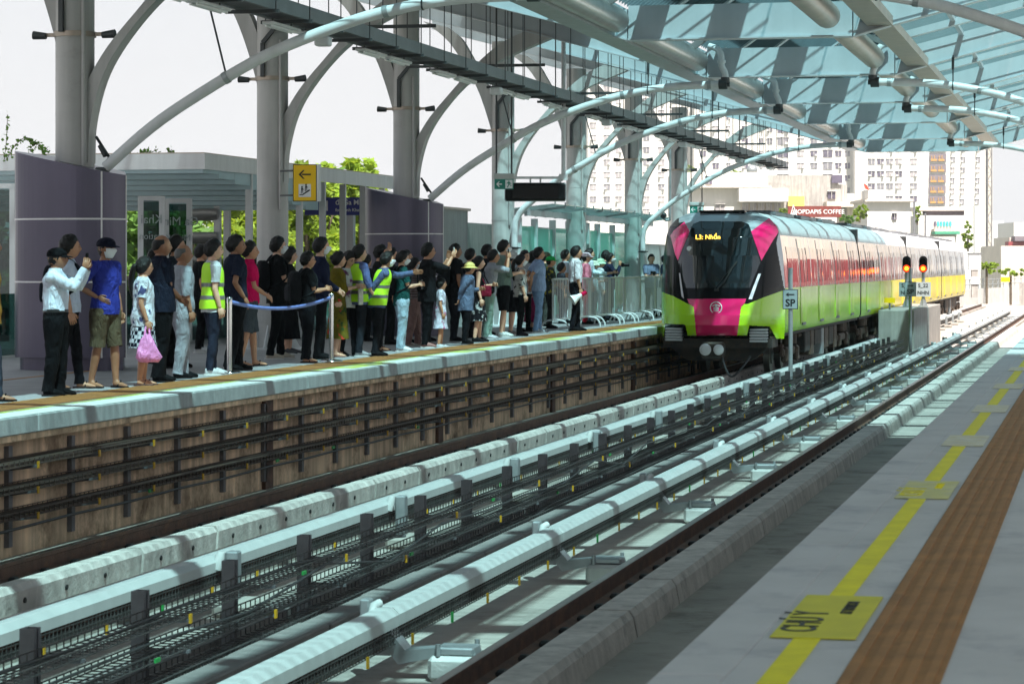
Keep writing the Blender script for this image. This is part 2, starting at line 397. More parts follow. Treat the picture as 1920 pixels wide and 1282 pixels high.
# ---------------------------------------------------------------- concrete upstands beside the rails
def upstand(xa, xb, zt, y0, n, label, group, toe):
    y = y0; L = (2.0, 5.6)
    protos = {}
    for k in range(n):
        ln = L[k % 2]; key = ln
        if key not in protos:
            b = MB(); w = xb-xa
            b.prism([(0, ZS-zt-.0), (w+(.05 if toe else 0), ZS-zt), (w+.02, -.05), (w-.015, 0), (.02, 0), (0, -.04)], 'xz', .03, ln-.03)
            for j in range(int(ln/.9)):
                b2 = None
            o = b.build('concrete_upstand', M['concrete_kerb']); protos[key] = o
            for j in range(int(ln/.85)):
                yy = .45+j*.85
                MB().tube([(w-.01, yy, -.13), (w+.026, yy, -.13)], .022, 8).build('drain_hole', M['ink'], o, local=True)
            o.location = (xa, y, zt)
            tag(o, label, 'concrete block', group); first = o
        else:
            dup(protos[key], loc=(xa, y, zt))
        y += ln
upstand(-8.32, -8.15, -1.06, 14.3, 22, 'whitish concrete upstand block with drain holes beside the train track rail', 'upstand blocks of the train track', False)
upstand(-3.68, -3.40, -1.15, 11.8, 26, 'weathered concrete upstand block beside the near rail, next to the right platform', 'upstand blocks of the near track', True)
# ---------------------------------------------------------------- third rails
def third_rail(xa, xb, y0, sp, n, side, label):
    t = T('third_rail', label, 'third rail', ((xa+xb)/2, y0, ZS)); zt, zb = -.885, -1.005
    for k in range(-1, n):
        ya, yb = y0+k*sp, y0+(k+1)*sp-.012
        MB().prism([(xa, zb), (xb, zb), (xb, zt-.045), (xb-.045, zt), (xa+.045, zt), (xa, zt-.045)], 'xz', ya, yb).build('cover', M['grp_cover'], t)
    MB().span((xa+.05, 4, zb-.13), (xb-.06, y0+n*sp, zb)).build('conductor', M['rail_rust'], t)
    # wire basket hung under the cover
    b = MB(); xw = xb-.005
    for z in (zb-.02, zb-.065, zb-.11): b.bar((xw, 10, z), (xw, y0+n*sp, z), .006)
    yy = 10
    while yy < 70:
        b.bar((xw, yy, zb-.005), (xw, yy, zb-.11), .006); yy += .07
    b.bar((xw-.03, 10, zb-.075), (xw-.03, y0+n*sp, zb-.075), .03, .045)
    b.build('wire_basket', M['wire'], t)
    for k in range(60):
        yy = 13+k*1.13
        (MB().box((xw+.012, yy, zb-.13), (.014, .03, .075))).build('cable_tag', M['yellow_tag'] if k % 5 else M['green_tag'], t)
    for k in range(0, n):
        yy = y0+k*sp
        if side > 0:
            xp = xb+.40
            b = MB().span((xp-.17, yy-.17, ZS), (xp+.17, yy+.17, -1.18), bev=.03); b.build('pedestal', M['concrete_light'], t)
            b = MB()
            A = [(xp+.13, -1.13), (xp-.08, -1.13), (xb+.06, -1.155), (xb-.03, -1.05), (xb-.05, -1.0)]
            B = [(xp+.15, -1.19), (xp-.1, -1.19), (xb+.01, -1.25), (xb-.11, -1.08), (xb-.11, -1.0)]
            b.strip(A, B, yy-.09, yy+.09)
            b.box((xp, yy, -1.15), (.26, .24, .05), bev=.01).tube([(xp+.1, yy+.14, -1.18), (xp+.1, yy+.14, -1.10)], .018, 6).tube([(xp-.1, yy-.14, -1.18), (xp-.1, yy-.14, -1.10)], .018, 6)
            b.span((xa-.07, yy-.06, -1.2), (xa-.005, yy+.06, -.83), bev=.01).span((xa-.07, yy-.055, -1.2), (xb-.05, yy+.055, -1.14))
            b.build('bracket', M['galv'], t)
            MB().tube([(xa+.02, yy-.1, -.95), (xa+.02, yy-.03, -.875), (xa+.05, yy+.02, -.86)], .03, 8).build('insulator', M['insulator'], t)
        else:
            b = MB().span((xb+.05, yy-.05, ZS), (xb+.15, yy+.07, -.85), bev=.012).span((xb-.02, yy-.06, -.93), (xb+.06, yy+.06, -.88))
            b.build('bracket', M['galv'], t)
            MB().tube([(xb+.0, yy-.09, -.99), (xb+.02, yy-.08, -.9), (xb+.03, yy-.07, -.85)], [.035, .04, .03], 10).build('insulator', M['insulator'], t)
            MB().span((xb+.0, yy-.25, ZS), (xb+.34, yy+.25, ZS+.12), bev=.03).build('pedestal', M['slab'], t)
third_rail(-4.77, -4.58, 17.2, 5.5, 22, 1, 'white boxed third rail on galvanised brackets beside the near empty track')
third_rail(-6.96, -6.78, 20.0, 5.15, 22, -1, 'white boxed third rail between the train track upstand and the mesh cable fence')
# ---------------------------------------------------------------- cable fence in the middle
def mesh_tray(b, x0, x1, z, ya, yb, step=.11, side=.05):
    for x in (x0, (x0*2+x1)/3, (x0+2*x1)/3, x1): b.bar((x, ya, z), (x, yb, z), .008)
    for x in (x0, x1): b.bar((x, ya, z+side), (x, yb, z+side), .008)
    y = ya
    while y < yb:
        b.bar((x0, y, z), (x1, y, z), .007); b.bar((x1, y, z), (x1, y, z+side), .007); b.bar((x0, y, z), (x0, y, z+side), .007); y += step
t = T('cable_fence', 'row of dark steel posts carrying wire mesh cable trays between the two tracks', 'cable tray', (-6.0, 14.4, ZS))
NP = 36
for k in range(NP):
    yy = 14.4+k*1.8
    b = MB().span((-6.06, yy-.05, ZS), (-6.0, yy-.035, -.69)).span((-6.06, yy+.035, ZS), (-6.0, yy+.05, -.69)).span((-6.08, yy-.05, ZS), (-6.06, yy+.05, -.69)).span((-6.0, yy-.05, ZS), (-5.99, yy-.012, -.69)).span((-6.0, yy+.012, ZS), (-5.99, yy+.05, -.69))
    for z in (-.86, -1.06, -1.24): b.prism([(-5.99, z-.045), (-5.99, z), (-5.70, z), (-5.70, z-.02)], 'xz', yy-.02, yy+.02)
    b.build('post', M['galv_dark'], t)
n = 0
for k in range(32):
    for z in ((-.86, -1.24) if k % 2 else (-1.06,)):
        yy = 14.4+k*1.8; MB().box((-5.695, yy, z+.0), (.014, .035, .06)).build('end_cap', M['yellow_tag'], t)
ye = 14.4+NP*1.8
for z in (-.855, -1.055, -1.235):
    b = MB(); mesh_tray(b, -5.97, -5.72, z, 12, 44, .11); mesh_tray(b, -5.97, -5.72, z, 44, ye, .22)
    b.build('wire_tray', M['wire'], t)
b = MB()
for j in range(3):
    x = -5.74-rng.random()*.2; z = (-.835, -1.035, -1.21)[j % 3]; P = []; ph = rng.random()*6
    for i in range(80):
        yy = 12+i*(ye-12)/79
        P.append((x+.03*sin(i*.7+ph)+.02*sin(i*1.9+ph*2), yy, z+.014*sin(i*.9+ph)+.03*max(0, sin(i*.23+ph))))
    b.tube(P, .007+.004*rng.random(), 6)
b.tube([(-5.69-.02*sin(i), 12+i*1.8, -.88-.30*(i % 2)*.3+.05*sin(i*2.1)) for i in range(36)], .010, 6)
b.build('cable', M['cable'], t)
for k in range(14):
    yy = 15.6+k*3.1; MB().box((-5.70, yy, (-1.04, -.85)[k % 2]), (.012, .085, .026)).build('cable_tag', M['green_tag'], t)
# covers of the cable trough: individuals
p = MB().span((-.12, .008, -.09), (.12, 1.642, 0), bev=.012).build('trough_lid', M['lid'])
p.location = (-5.58, 12.0, -1.2); tag(p, 'grey concrete trough lid in the row beside the mesh cable fence, on the near side', 'trough lid', 'trough lids on the near side of the fence')
for k in range(1, 46): dup(p, loc=(-5.58+.012*rng.uniform(-1, 1), 12+k*1.65, -1.2+.006*rng.uniform(-1, 1)), rz=rng.uniform(-.006, .006))
q = dup(p, loc=(-6.27, 12.4, -1.25), label='grey concrete trough lid in the row behind the mesh cable fence posts'); q['group'] = 'trough lids behind the fence'
for k in range(1, 46): dup(q, loc=(-6.27+.012*rng.uniform(-1, 1), 12.4+k*1.65, -1.25+.006*rng.uniform(-1, 1)), rz=rng.uniform(-.006, .006))
structure(MB().span((-5.69, 10, ZS), (-5.47, 92, -1.292)).span((-6.38, 10, ZS), (-6.16, 92, -1.342)).build('cable_trough', M['concrete']))
# ---------------------------------------------------------------- cable racks on the platform wall
t = T('cable_rack', 'three tier rack of dark cable trays bolted to the stained wall under the left platform', 'cable rack', (-10.0, 23.4, -.9))
for k in range(-2, 44):
    yy = 23.4+k*1.56
    b = MB().span((-10.049, yy-.045, -1.25), (-10.0, yy+.045, -.30))
    for z in (-.47, -.705, -.945): b.prism([(-10.0, z-.06), (-10.0, z), (-9.73, z), (-9.73, z-.025)], 'xz', yy-.02, yy+.02)
    b.build('post', M['galv_dark'], t)
    if k < 31:
        for z in (-.47, -.705, -.945): MB().box((-9.725, yy, z), (.014, .035, .065)).build('end_cap', M['yellow_tag'], t)
for z, nc in ((-.465, 4), (-.70, 3), (-.94, 2)):
    b = MB(); mesh_tray(b, -9.98, -9.76, z, 18, 92, .12, .06)
    b.span((-9.775, 18, z), (-9.768, 92, z+.02)); b.build('wire_tray', M['rack'], t)
    c = MB()
    for j in range(nc):
        x = -9.95+.055*j; ph = rng.random()*6
        c.tube([(x+.012*sin(i*.8+ph), 18+i*1.5, z+.03+.008*sin(i+ph)) for i in range(50)], .026, 6)
    c.build('cable', M['rack'], t)
c = MB()
c.tube([(-9.74, 18+i*1.56, -1.0-.03*abs(sin(i*pi/2+.5))) for i in range(47)], .014, 6)
c.build('cable', M['cable'], t)
for k in range(4): MB().box((-9.755, 26.5+k*3.4+(k % 2), -.97), (.012, .12, .035)).build('cable_tag', M['green_tag'], t)
# ---------------------------------------------------------------- canopy columns with curved arms
FY = lambda n: 33.6+8.7*(n-1)
XC, XM = -13.44, -5.65
def mir(P): return [(2*XM-x, z) for x, z in P]
def catm(P, k=6):
    P = [Vector(p) for p in P]; Q = [P[0]*2-P[1]]+P+[P[-1]*2-P[-2]]; o = []
    for i in range(1, len(Q)-2):
        for j in range(k):
            t = j/k; a, b_, c, d = Q[i-1:i+3]
            o.append(.5*((2*b_)+(c-a)*t+(2*a-5*b_+4*c-d)*t*t+(3*b_-a-3*c+d)*t**3))
    o.append(P[-1]); return o
RIN = [(-13.2, 2.75), (-13.17, 3.3), (-12.98, 3.95), (-12.6, 4.52), (-12.1, 5.02), (-11.45, 5.42), (-10.45, 5.83)]
ROUT = [(-13.3, 2.9), (-13.32, 3.56), (-13.0, 4.2), (-12.5, 4.79), (-12.03, 5.29), (-11.5, 5.72), (-10.95, 5.98)]
LIN = [(-13.6, 4.0), (-13.72, 4.58), (-14.04, 5.48), (-14.53, 6.3), (-14.84, 6.66), (-15.3, 7.0)]
LOUT = [(-13.55, 4.7), (-13.6, 5.0), (-13.78, 5.5), (-14.2, 6.25), (-14.42, 6.6), (-14.75, 6.86)]
RZ = lambda x: 5.02+.25*(-7.4-x) if x < XM else 5.02+.25*(x+3.9)
cl = {1: 'thick grey canopy column rising from the nearest purple curved wall', 2: 'grey canopy column beside the yellow escalator sign', 3: 'grey canopy column rising from the farther purple curved wall', 4: 'pale canopy column behind the black display at its left', 5: 'pale canopy column behind the display, fifth along the platform', 6: 'pale canopy column with a drainpipe standing left of the train nose', 7: 'pale canopy column just above and behind the train nose'}
def column(n, xc=XC, mirror=False, label=None):
    y = FY(n); t = T('canopy_column', label, 'column', (xc, y, 0), group='columns of the station canopy')
    f = (lambda P: mir(P)) if mirror else (lambda P: P)
    b = MB(); b.tube([(xc, y, 0), (xc, y, 2.4)], .262, 28).tube([(xc, y, 2.4), (xc, y, 2.43)], .266, 28).tube([(xc, y, 2.43), (xc, y, 6.5)], .26, 28)
    for z in (1.75, 3.4): b.tube([(xc, y, z), (xc, y, z+.012)], .264, 28)
    b.build('shaft', M['column_paint'], t)
    b = MB().strip(f([tuple(p) for p in catm(RIN)]), f([tuple(p) for p in catm(ROUT)]), y-.13, y+.13); b.build('arm', M['column_paint'], t)
    b = MB().strip(f([tuple(p) for p in catm(LIN)]), f([tuple(p) for p in catm(LOUT)]), y-.13, y+.13); b.build('arm', M['column_paint'], t)
    if mirror: return
    b = MB()
    for k in range(4):
        a = pi/4+k*pi/2; b.prism([(0, 0), (.28, 0), (0, .4)], 'xz', -.01, .01)
    g = MB()
    for k in range(8):
        a = k*pi/4; c_, s_ = cos(a), sin(a)
        g.add([(xc+c_*.25-s_*.01, y+s_*.25+c_*.01, .002), (xc+c_*.5-s_*.01, y+s_*.5+c_*.01, .002), (xc+c_*.25-s_*.01, y+s_*.25+c_*.01, .42),
               (xc+c_*.25+s_*.01, y+s_*.25-c_*.01, .002), (xc+c_*.5+s_*.01, y+s_*.5-c_*.01, .002), (xc+c_*.25+s_*.01, y+s_*.25-c_*.01, .42)], [(0, 1, 2), (5, 4, 3), (0, 3, 4, 1), (1, 4, 5, 2), (2, 5, 3, 0)])
    g.tube([(xc, y, .001), (xc, y, .03)], .52, 24).build('base_plate', M['white_steel'], t)
    z = 4.44
    b = MB().tube([(xc, y, z), (xc, y, z+.07)], .285, 24).box((xc-.36, y, z+.035), (.14, .05, .05)).box((xc+.36, y, z+.035), (.14, .05, .05)); b.build('clamp_ring', M['gutter_tan'], t)
    for s in (-1, 1): MB().tube([(xc+s*.40, y-.03, z+.02), (xc+s*.58, y-.03, z+.035)], [.045, .06], 10).build('spot_light', M['dark_steel'], t)
    b = MB().bar((xc-.08, y-.29, z+.05), (xc-.08, y-.29, 5.05), .06).bar((xc-.08, y-.29, 5.05), (xc+.12, y-.29, 5.28), .06).bar((xc+.12, y-.29, 5.28), (-10.6, y-.2, 5.28), .055)
    b.build('conduit', M['dark_steel'], t)
    c = MB().tube([(xc+.2, y-.2, 2.3), (xc+.2, y-.2, 5.1)], .03, 8)
    c.build('riser_pipe', M['column_paint'], t)
for n in range(-3, 8): column(n, label=cl.get(n, 'grey canopy column on the left platform before the first purple wall, near the camera'))
for n in range(-3, 8): column(n, 2*XM-XC, True, 'grey canopy column on the right platform beside the camera')
# ---------------------------------------------------------------- roof
mat('rib_paint', (.20, .25, .27), .5, var=.08)
mat('skybar', (.12, .16, .18), .5, .3)
t = T('station_canopy', 'butterfly canopy of pale blue girders and tinted glass roofing over both tracks', 'canopy', (XM, 40, 5))
Y0, Y1 = FY(-3)-3, FY(7)+.5
for n in range(-3, 8):
    y = FY(n)
    for mm in (False, True):
        P = [(-7.46, 5.02), (-17.3, RZ(-17.3)+.14), (-17.3, RZ(-17.3)+.36), (-7.46, 5.50)]
        if mm: P = mir(P)
        b = MB().prism(P, 'xz', y-.09, y+.09)
        Q = [(-7.46, 4.995), (-17.3, RZ(-17.3)+.115), (-17.3, RZ(-17.3)+.139), (-7.46, 5.019)]
        b.prism(mir(Q) if mm else Q, 'xz', y-.14, y+.14); b.build('rafter', M['beam_paint'], t)
    b = MB().span((-7.44, y-.10, 5.02), (2*XM+7.44, y+.10, 5.55)).span((-7.44, y-.16, 4.992), (2*XM+7.44, y+.16, 5.018)); b.build('girder', M['beam_paint'], t)
def roof_strip(name, m, xa, xb, ya, yb, dz=.46, th=.012):
    za, zb = RZ(xa)+dz, RZ(xb)+dz
    P = [(xa, za), (xb, zb), (xb, zb+th), (xa, za+th)]
    MB().prism(P, 'xz', ya, yb).build(name, m, t)
roof_strip('glass_panel', M['roof_glass'], -9.7, -7.5, Y0, Y1)
roof_strip('roof_panel', M['roof_panel'], -12.7, -9.71, Y0, 55)
roof_strip('glass_panel', M['roof_glass'], -12.7, -9.71, 55.01, Y1)
roof_strip('roof_panel', M['roof_panel'], -14.3, -12.71, Y0, Y1)
roof_strip('translucent_panel', M['roof_glass_pale'], -17.5, -14.31, Y0, Y1)
roof_strip('glass_panel', M['roof_glass'], -3.7, -1.95, Y0, Y1)
roof_strip('roof_panel', M['roof_panel'], -1.94, 6.2, Y0, 39)
roof_strip('glass_panel', M['roof_glass'], -1.94, 6.2, 39.01, Y1)
# glazing bars across the wings, purlins along them
b = MB()
y = Y0+1.0; k = 0
ys = []
for n in range(-3, 7):
    for f_ in (1/3, 2/3): ys.append(FY(n)+8.7*f_)
for y in ys:
    for xa, xb in ((-17.4, -7.5), (-3.8, 6.1)):
        P = [(xa, RZ(xa)+.30), (xb, RZ(xb)+.30), (xb, RZ(xb)+.45), (xa, RZ(xa)+.45)]; b.prism(P, 'xz', y-.12, y+.12)
b.build('glazing_bar', M['beam_paint'], t)
for xa, xb, y_ in ((-12.7, -7.5, Y0), (-3.8, 3.0, Y0)):
    b = MB(); y = y_+.2
    while y < Y1:
        b.prism([(xa, RZ(xa)+.42), (xb, RZ(xb)+.42), (xb, RZ(xb)+.45), (xa, RZ(xa)+.45)], 'xz', y-.004, y+.004); y += .21
    o = b.build('roof_rib', M['rib_paint'], t); o['kind'] = 'stuff'
for x in (-16.2, -15.2, -14.3, -12.7, -11.2, -9.7, -8.6, -2.6, -1.3, .2, 1.8, 3.4):
    MB().span((x-.04, Y0, RZ(x)+.375), (x+.04, Y1, RZ(x)+.455)).build('purlin', M['beam_paint'], t)
# pitched skylight over the centre
MB().prism([(-7.5, 5.60), (-4.5, 7.75), (-4.5, 7.765), (-7.5, 5.615)], 'xz', Y0, Y1).build('skylight', M['roof_glass'], t)
b = MB(); y = Y0+.3
while y < Y1:
    b.prism([(-7.5, 5.55), (-4.5, 7.70), (-4.5, 7.74), (-7.5, 5.59)], 'xz', y-.006, y+.006); y += .24
o = b.build('skylight_rib', M['skybar'], t); o['kind'] = 'stuff'
for y in ys: MB().prism([(-7.5, 5.52), (-4.5, 7.67), (-4.5, 7.74), (-7.5, 5.59)], 'xz', y-.13, y+.13).build('glazing_bar', M['beam_paint'], t)
sk = lambda x: 5.6+.7167*(x+7.5)
for xa, xb in ((-7.15, -6.55), (-5.65, -4.95)):
    MB().prism([(xa, sk(xa)+.02), (xb, sk(xb)+.02), (xb, sk(xb)+.05), (xa, sk(xa)+.05)], 'xz', Y0, Y1).build('skylight_panel', M['roof_panel'], t)
MB().prism([(-4.53, 7.77), (-4.45, 7.77), (-3.66, 5.62), (-3.74, 5.62)], 'xz', Y0, Y1).build('skylight_back', M['roof_glass'], t)
# gutters and ducts
MB().span((-8.06, Y0, 5.06), (-7.66, Y1, 5.14)).span((-8.06, Y0, 5.141), (-8.0, Y1, 5.42)).build('gutter', M['gutter_metal'], t)
MB().span((-3.62, Y0, 5.15), (-3.22, Y1, 5.30)).span((-3.66, Y0, 5.301), (-3.6, Y1, 5.55)).build('gutter', M['gutter_tan'], t)
for n in range(-3, 7):
    for x, m in ((-7.58, 'duct'), (-4.22, 'gutter_tan')):
        b = MB(); ya, yb = FY(n)+.35, FY(n+1)-.35
        P, R = [], []; N = 40
        for i in range(N+1):
            P.append((x, ya+(yb-ya)*i/N, 5.30)); R.append(.20+(.006 if i % 2 else 0))
        b.tube(P, R, 18); b.build('duct', M[m], t)
for n in range(-3, 7):
    y = FY(n)+1.1
    for k in range(3):
        yy = y+k*2.9
        MB().bar((-7.9, yy, 5.15), (-7.2, yy, 5.62), .09, .12).build('gutter_bracket', M['gutter_metal'], t); MB().bar((-3.5, yy, 5.3), (-4.4, yy, 5.66), .07, .1).build('gutter_bracket', M['gutter_metal'], t)
# ---------------------------------------------------------------- curved drain pipes
PIPE_PX = [(806, 373), (866, 322), (929.5, 280), (1017, 231), (1117, 193), (1180, 176), (1252, 164), (1350, 158.5)]
PP = [at(u, v, Y=51.0-.32) for u, v in PIPE_PX]
PXZ = [(p.x, p.z) for p in PP]
pl = {(1, 0): 'long white curved drain pipe arching up from the nearest purple wall', (3, 0): 'white curved drain pipe arching up from the farther purple wall', (4, 0): 'white curved drain pipe bending down behind the black display', (6, 0): 'white curved drain pipe arching over the nose of the train',
      (1, 1): 'dark curved drain pipe crossing the top right corner', (3, 1): 'uppermost pale curved drain pipe descending to the right edge', (4, 1): 'middle pale curved drain pipe descending to the right edge', (6, 1): 'lowest pale curved drain pipe descending to the right edge', }
for n in (-2, 1, 3, 4, 6):
    for s in (0, 1):
        y = FY(n)-.32
        t = T('drain_pipe', pl.get((n, s), 'curved drain pipe over the nearest bay'), 'drain pipe', (PXZ[0][0] if not s else 2*XM-PXZ[0][0], y, PXZ[0][1]), group='curved drain pipes of the canopy')
        fx = (lambda x: 2*XM-x) if s else (lambda x: x)
        C = [Vector((fx(p[0]), y, p[1])) for p in catm([(x, z) for x, z in PXZ], 5)]
        if n in (4, 6):
            x0, z0 = PXZ[0]; C = [Vector((fx(x0-.22), y, .02)), Vector((fx(x0-.22), y, z0-.45)), Vector((fx(x0-.19), y, z0-.28)), Vector((fx(x0-.1), y, z0-.12))]+C
        MB().tube(C, .074, 14).build('pipe', M['white_steel'], t)
        j = MB()
        for q in (len(C)//3, 2*len(C)//3, len(C)-2):
            d = (C[q+1]-C[q]).normalized(); j.tube([C[q]-d*.035, C[q]+d*.035], .084, 14)
        j.build('coupling', M['galv'], t)
        xe, ze = PXZ[-1]; xe = fx(xe)
        sg = -1 if s else 1
        E = [(xe-.02*sg, y, ze), (xe+.14*sg, y, ze)]
        MB().tube(E, .098, 12).tube([(xe+.13*sg, y, ze), (xe+.19*sg, y, ze)], .05, 8).tube([(xe+.1*sg, y, ze+.02), (xe+.1*sg, y, ze+.13)], .085, 12).build('joint', M['dark_steel'], t)
        W_ = catm([(xe+.1*sg, y, ze+.06), (xe+.1*sg, y, ze+.2), (xe+.03*sg, y, ze+.36), (xe+.02*sg, y, ze+.56), (xe-.06*sg, y+.02, ze+.68), (xe-.22*sg, y+.1, ze+.74)], 4)
        e = MB().tube(W_, .062, 12); e.tube([W_[9], W_[10]], .085, 12).build('elbow', M['white_steel'], t)
        b = MB(); hx = [(-8.55, .3), (-10.2, .0)]
        for x, k in hx[:1]:
            z = [p.z for p in C if abs(p.x-fx(x)) < .45]; z = sum(z)/len(z)
            b.tube([(fx(x), y, z-.08), (fx(x), y+.05, RZ(x)+.02)], .014, 6); b.tube([(fx(x), y, RZ(x)-.25), (fx(x), y+.03, RZ(x)-.02)], .028, 6); b.tube([(fx(x)-.01, y, z), (fx(x)+.01, y, z)], .085, 12)
        z = [p.z for p in C if abs(p.x-fx(-11.2)) < .4]; z = sum(z)/len(z)
        b.tube([(fx(-11.2), y, z), (fx(-11.62), y+.2, 5.25)], .014, 6); b.tube([(fx(-11.45), y+.13, 4.85), (fx(-11.6), y+.19, 5.18)], .03, 6)
        if n in (1, 3, -2):
            x0, z0 = fx(PXZ[0][0]), PXZ[0][1]
            b.tube([(x0, y, z0-.02), (x0-.02*sg, y+.25, z0+.1), (x0-.26*sg, y+.32, z0+.42)], .02, 6); b.tube([(x0-.09*sg, y+.22, z0+.16), (x0-.18*sg, y+.26, z0+.3)], .035, 8)
            b.box((x0-.05*sg, y, z0-.06), (.16, .16, .12), bev=.02)
        b.build('hanger', M['dark_steel'], t)
        if s == 0 and n in (4, 6):
            b = MB()
            for z in (.9, 1.75): b.tube([(PXZ[0][0]-.22, y, z), (PXZ[0][0]-.22, y, z+.05)], .095, 12).box((PXZ[0][0]-.22, y, z+.025), (.3, .03, .03))
            b.build('pipe_clamp', M['dark_steel'], t)
# ---------------------------------------------------------------- cable catwalk with strip lights
t = T('cable_catwalk', 'long grey cable catwalk hung on thin rods above the left platform edge', 'cable tray', (-10.33, 50, 4.6))
ya, yb = 14, 87
b = MB().span((-10.58, ya, 4.58), (-10.55, yb, 4.76)).span((-10.13, ya, 4.58), (-10.10, yb, 4.76)); b.span((-10.55, ya, 4.58), (-10.53, yb, 4.60)).span((-10.15, ya, 4.58), (-10.13, yb, 4.60)); b.build('side_channel', M['tray_steel'], t)
MB().span((-10.53, ya, 4.60), (-10.15, yb, 4.615)).build('tray_floor', M['dark_steel'], t)
y = ya+.4; k = 0
while y < yb:
    MB().bar((-10.72, y, 4.555), (-10.02, y, 4.555), .05, .045).build('cross_bar', M['dark_steel'], t)
    for x in (-10.66, -10.06):
        MB().tube([(x, y, 4.54), (x, y, RZ(x)+.44)], .009, 5).build('hanger_rod', M['dark_steel'], t)
    y += 1.45; k += 1
for j in range(4):
    x = -10.5+j*.09
    MB().tube([(x+.02*sin(i), ya+i*2, 4.64+.02*(j % 2)+.01*sin(i*2.)) for i in range(37)], .025, 6).build('cable', M['cable'], t)
y = ya+1.2; k = 0
lp = None
while y < yb-2:
    if lp is None:
        lp = T('strip_light', 'slim white strip light slung under the cable catwalk', 'strip light', (-10.42, y, 4.47), group='strip lights under the catwalk')
        MB().span((-10.50, y, 4.47), (-10.34, y+1.2, 4.51), bev=.01).build('housing', M['white_steel'], lp)
        MB().tube([(-10.46, y+.05, 4.455), (-10.46, y+1.15, 4.455)], .016, 8).build('tube', M['sign_white'], lp)
        MB().tube([(-10.38, y+.05, 4.455), (-10.38, y+1.15, 4.455)], .016, 8).build('tube', M['sign_white'], lp)
        MB().tube([(-10.42, y+.2, 4.5), (-10.42, y+.2, 4.56)], .012, 6).tube([(-10.42, y+1., 4.5), (-10.42, y+1., 4.56)], .012, 6).build('bracket', M['dark_steel'], lp)
    else: dup(lp, loc=(-10.42, y, 4.47))
    y += 2.9 if k % 2 else 1.45; k += 1
b0 = None
for k in range(6):
    y = 24+k*10.5
    if b0 is None:
        b0 = T('loudspeaker', 'small white box loudspeaker slung under the cable catwalk', 'loudspeaker', (-10.25, y, 4.4), group='loudspeakers under the catwalk')
        MB().box((-10.25, y, 4.40), (.2, .2, .13), bev=.02).build('box', M['white_steel'], b0); MB().tube([(-10.25, y, 4.46), (-10.25, y, 4.57)], .02, 6).build('stem', M['dark_steel'], b0)
    else: dup(b0, loc=(-10.25, y, 4.4))
# ---------------------------------------------------------------- purple curved walls
def purple(n, label):
    y = FY(n); t = T('curved_wall', label, 'wall', (XC, y-.4, 0), group='purple curved walls')
    P = catm([(-.80, -.10), (-.62, -.42), (-.2, -.62), (.3, -.66), (.66, -.52), (.82, -.2)], 6)
    P = [(XC+p[0]-.02, y+p[1]) for p in P]
    top = lambda x: 2.92-.34*(x-(XC-.8))/1.62
    def shell(off, z0, z1f, m, name):
        b = MB(); n_ = len(P); c = Vector((XC, y+.3)); V = []
        for p in P:
            d = (Vector(p)-c).normalized(); q = Vector(p)+d*off; V.append((q.x, q.y, z0, z1f(p[0])))
        back = [(XC+.42, y+.75), (XC-.6, y+.75)]
        pts = [(v[0], v[1]) for v in V]+back; zt = [v[3] for v in V]+[z1f(back[0][0]), z1f(back[1][0])]
        N = len(pts)
        b.add([(p[0], p[1], z0) for p in pts]+[(p[0], p[1], z) for p, z in zip(pts, zt)], [(i, (i+1) % N, N+(i+1) % N, N+i) for i in range(N)], False)
        b.add([(p[0], p[1], z) for p, z in zip(pts, zt)], [tuple(range(N))]); return b.build(name, m, t)
    shell(0, .17, top, M['purple_panel'], 'panel'); shell(-.07, .0, lambda x: .169, M['purple_panel'], 'plinth')
    c = Vector((XC, y+.3))
    def vline(q, w=.011, z0=.172):
        p = Vector(P[q]); d = (p-c).normalized(); tn = (Vector(P[min(q+1, len(P)-1)])-Vector(P[max(q-1, 0)])).normalized()
        A = [p-tn*w+d*.001, p+tn*w+d*.001, p+tn*w+d*.004, p-tn*w+d*.004]
        MB().prism([(a.x, a.y) for a in A], 'xy', z0, top(p.x)-.004).build('joint', M['joint_white'], t)
    for q in (2, 23, 30): vline(q)
    for z in (1.17, 2.0):
        b = MB(); A, B = [], []
        for p in P:
            d = (Vector(p)-c).normalized(); a = Vector(p)+d*.0015; e = Vector(p)+d*.0055; A.append((a.x, a.y)); B.append((e.x, e.y))
        b.strip(A, B, z-.011, z+.011, 'xy'); b.build('joint', M['joint_white'], t)
purple(1, 'dark purple curved wall around the thick column at the left'); purple(3, 'dark purple curved wall behind the middle of the crowd')
purple(-1, 'dark purple curved wall outside the left edge near the camera')
# ---------------------------------------------------------------- the train
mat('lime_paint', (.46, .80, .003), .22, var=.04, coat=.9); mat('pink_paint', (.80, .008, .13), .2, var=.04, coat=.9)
mat('silver_paint', (.50, .52, .55), .25, .45, var=.05, coat=.6)
mat('train_black', (.004, .004, .005), .15, coat=.05, spec=.15, var=.02); mat('windshield', (.010, .013, .016), .04, coat=1., var=.02)
mat('under_dark', (.022, .02, .018), .7, var=.5, scale=3, dirt=(.07, .045, .03), dirt_pos=.55); mat('bogie_brown', (.085, .055, .038), .6, .2, var=.5, scale=5, dirt=(.2, .15, .1), dirt_pos=.62)
mat('wheel_steel', (.25, .23, .21), .35, .9, var=.2); mat('roof_white_paint', (.66, .66, .67), .4, var=.08, dirt=(.4, .39, .38), dirt_pos=.66)
mat('lamp_led', (.85, .74, .80), .2); mat('led_text', (.9, .6, .1), .5, emit=(1., .58, .07), es=1.3); mat('grille', (.62, .63, .65), .35, .3, var=.1)
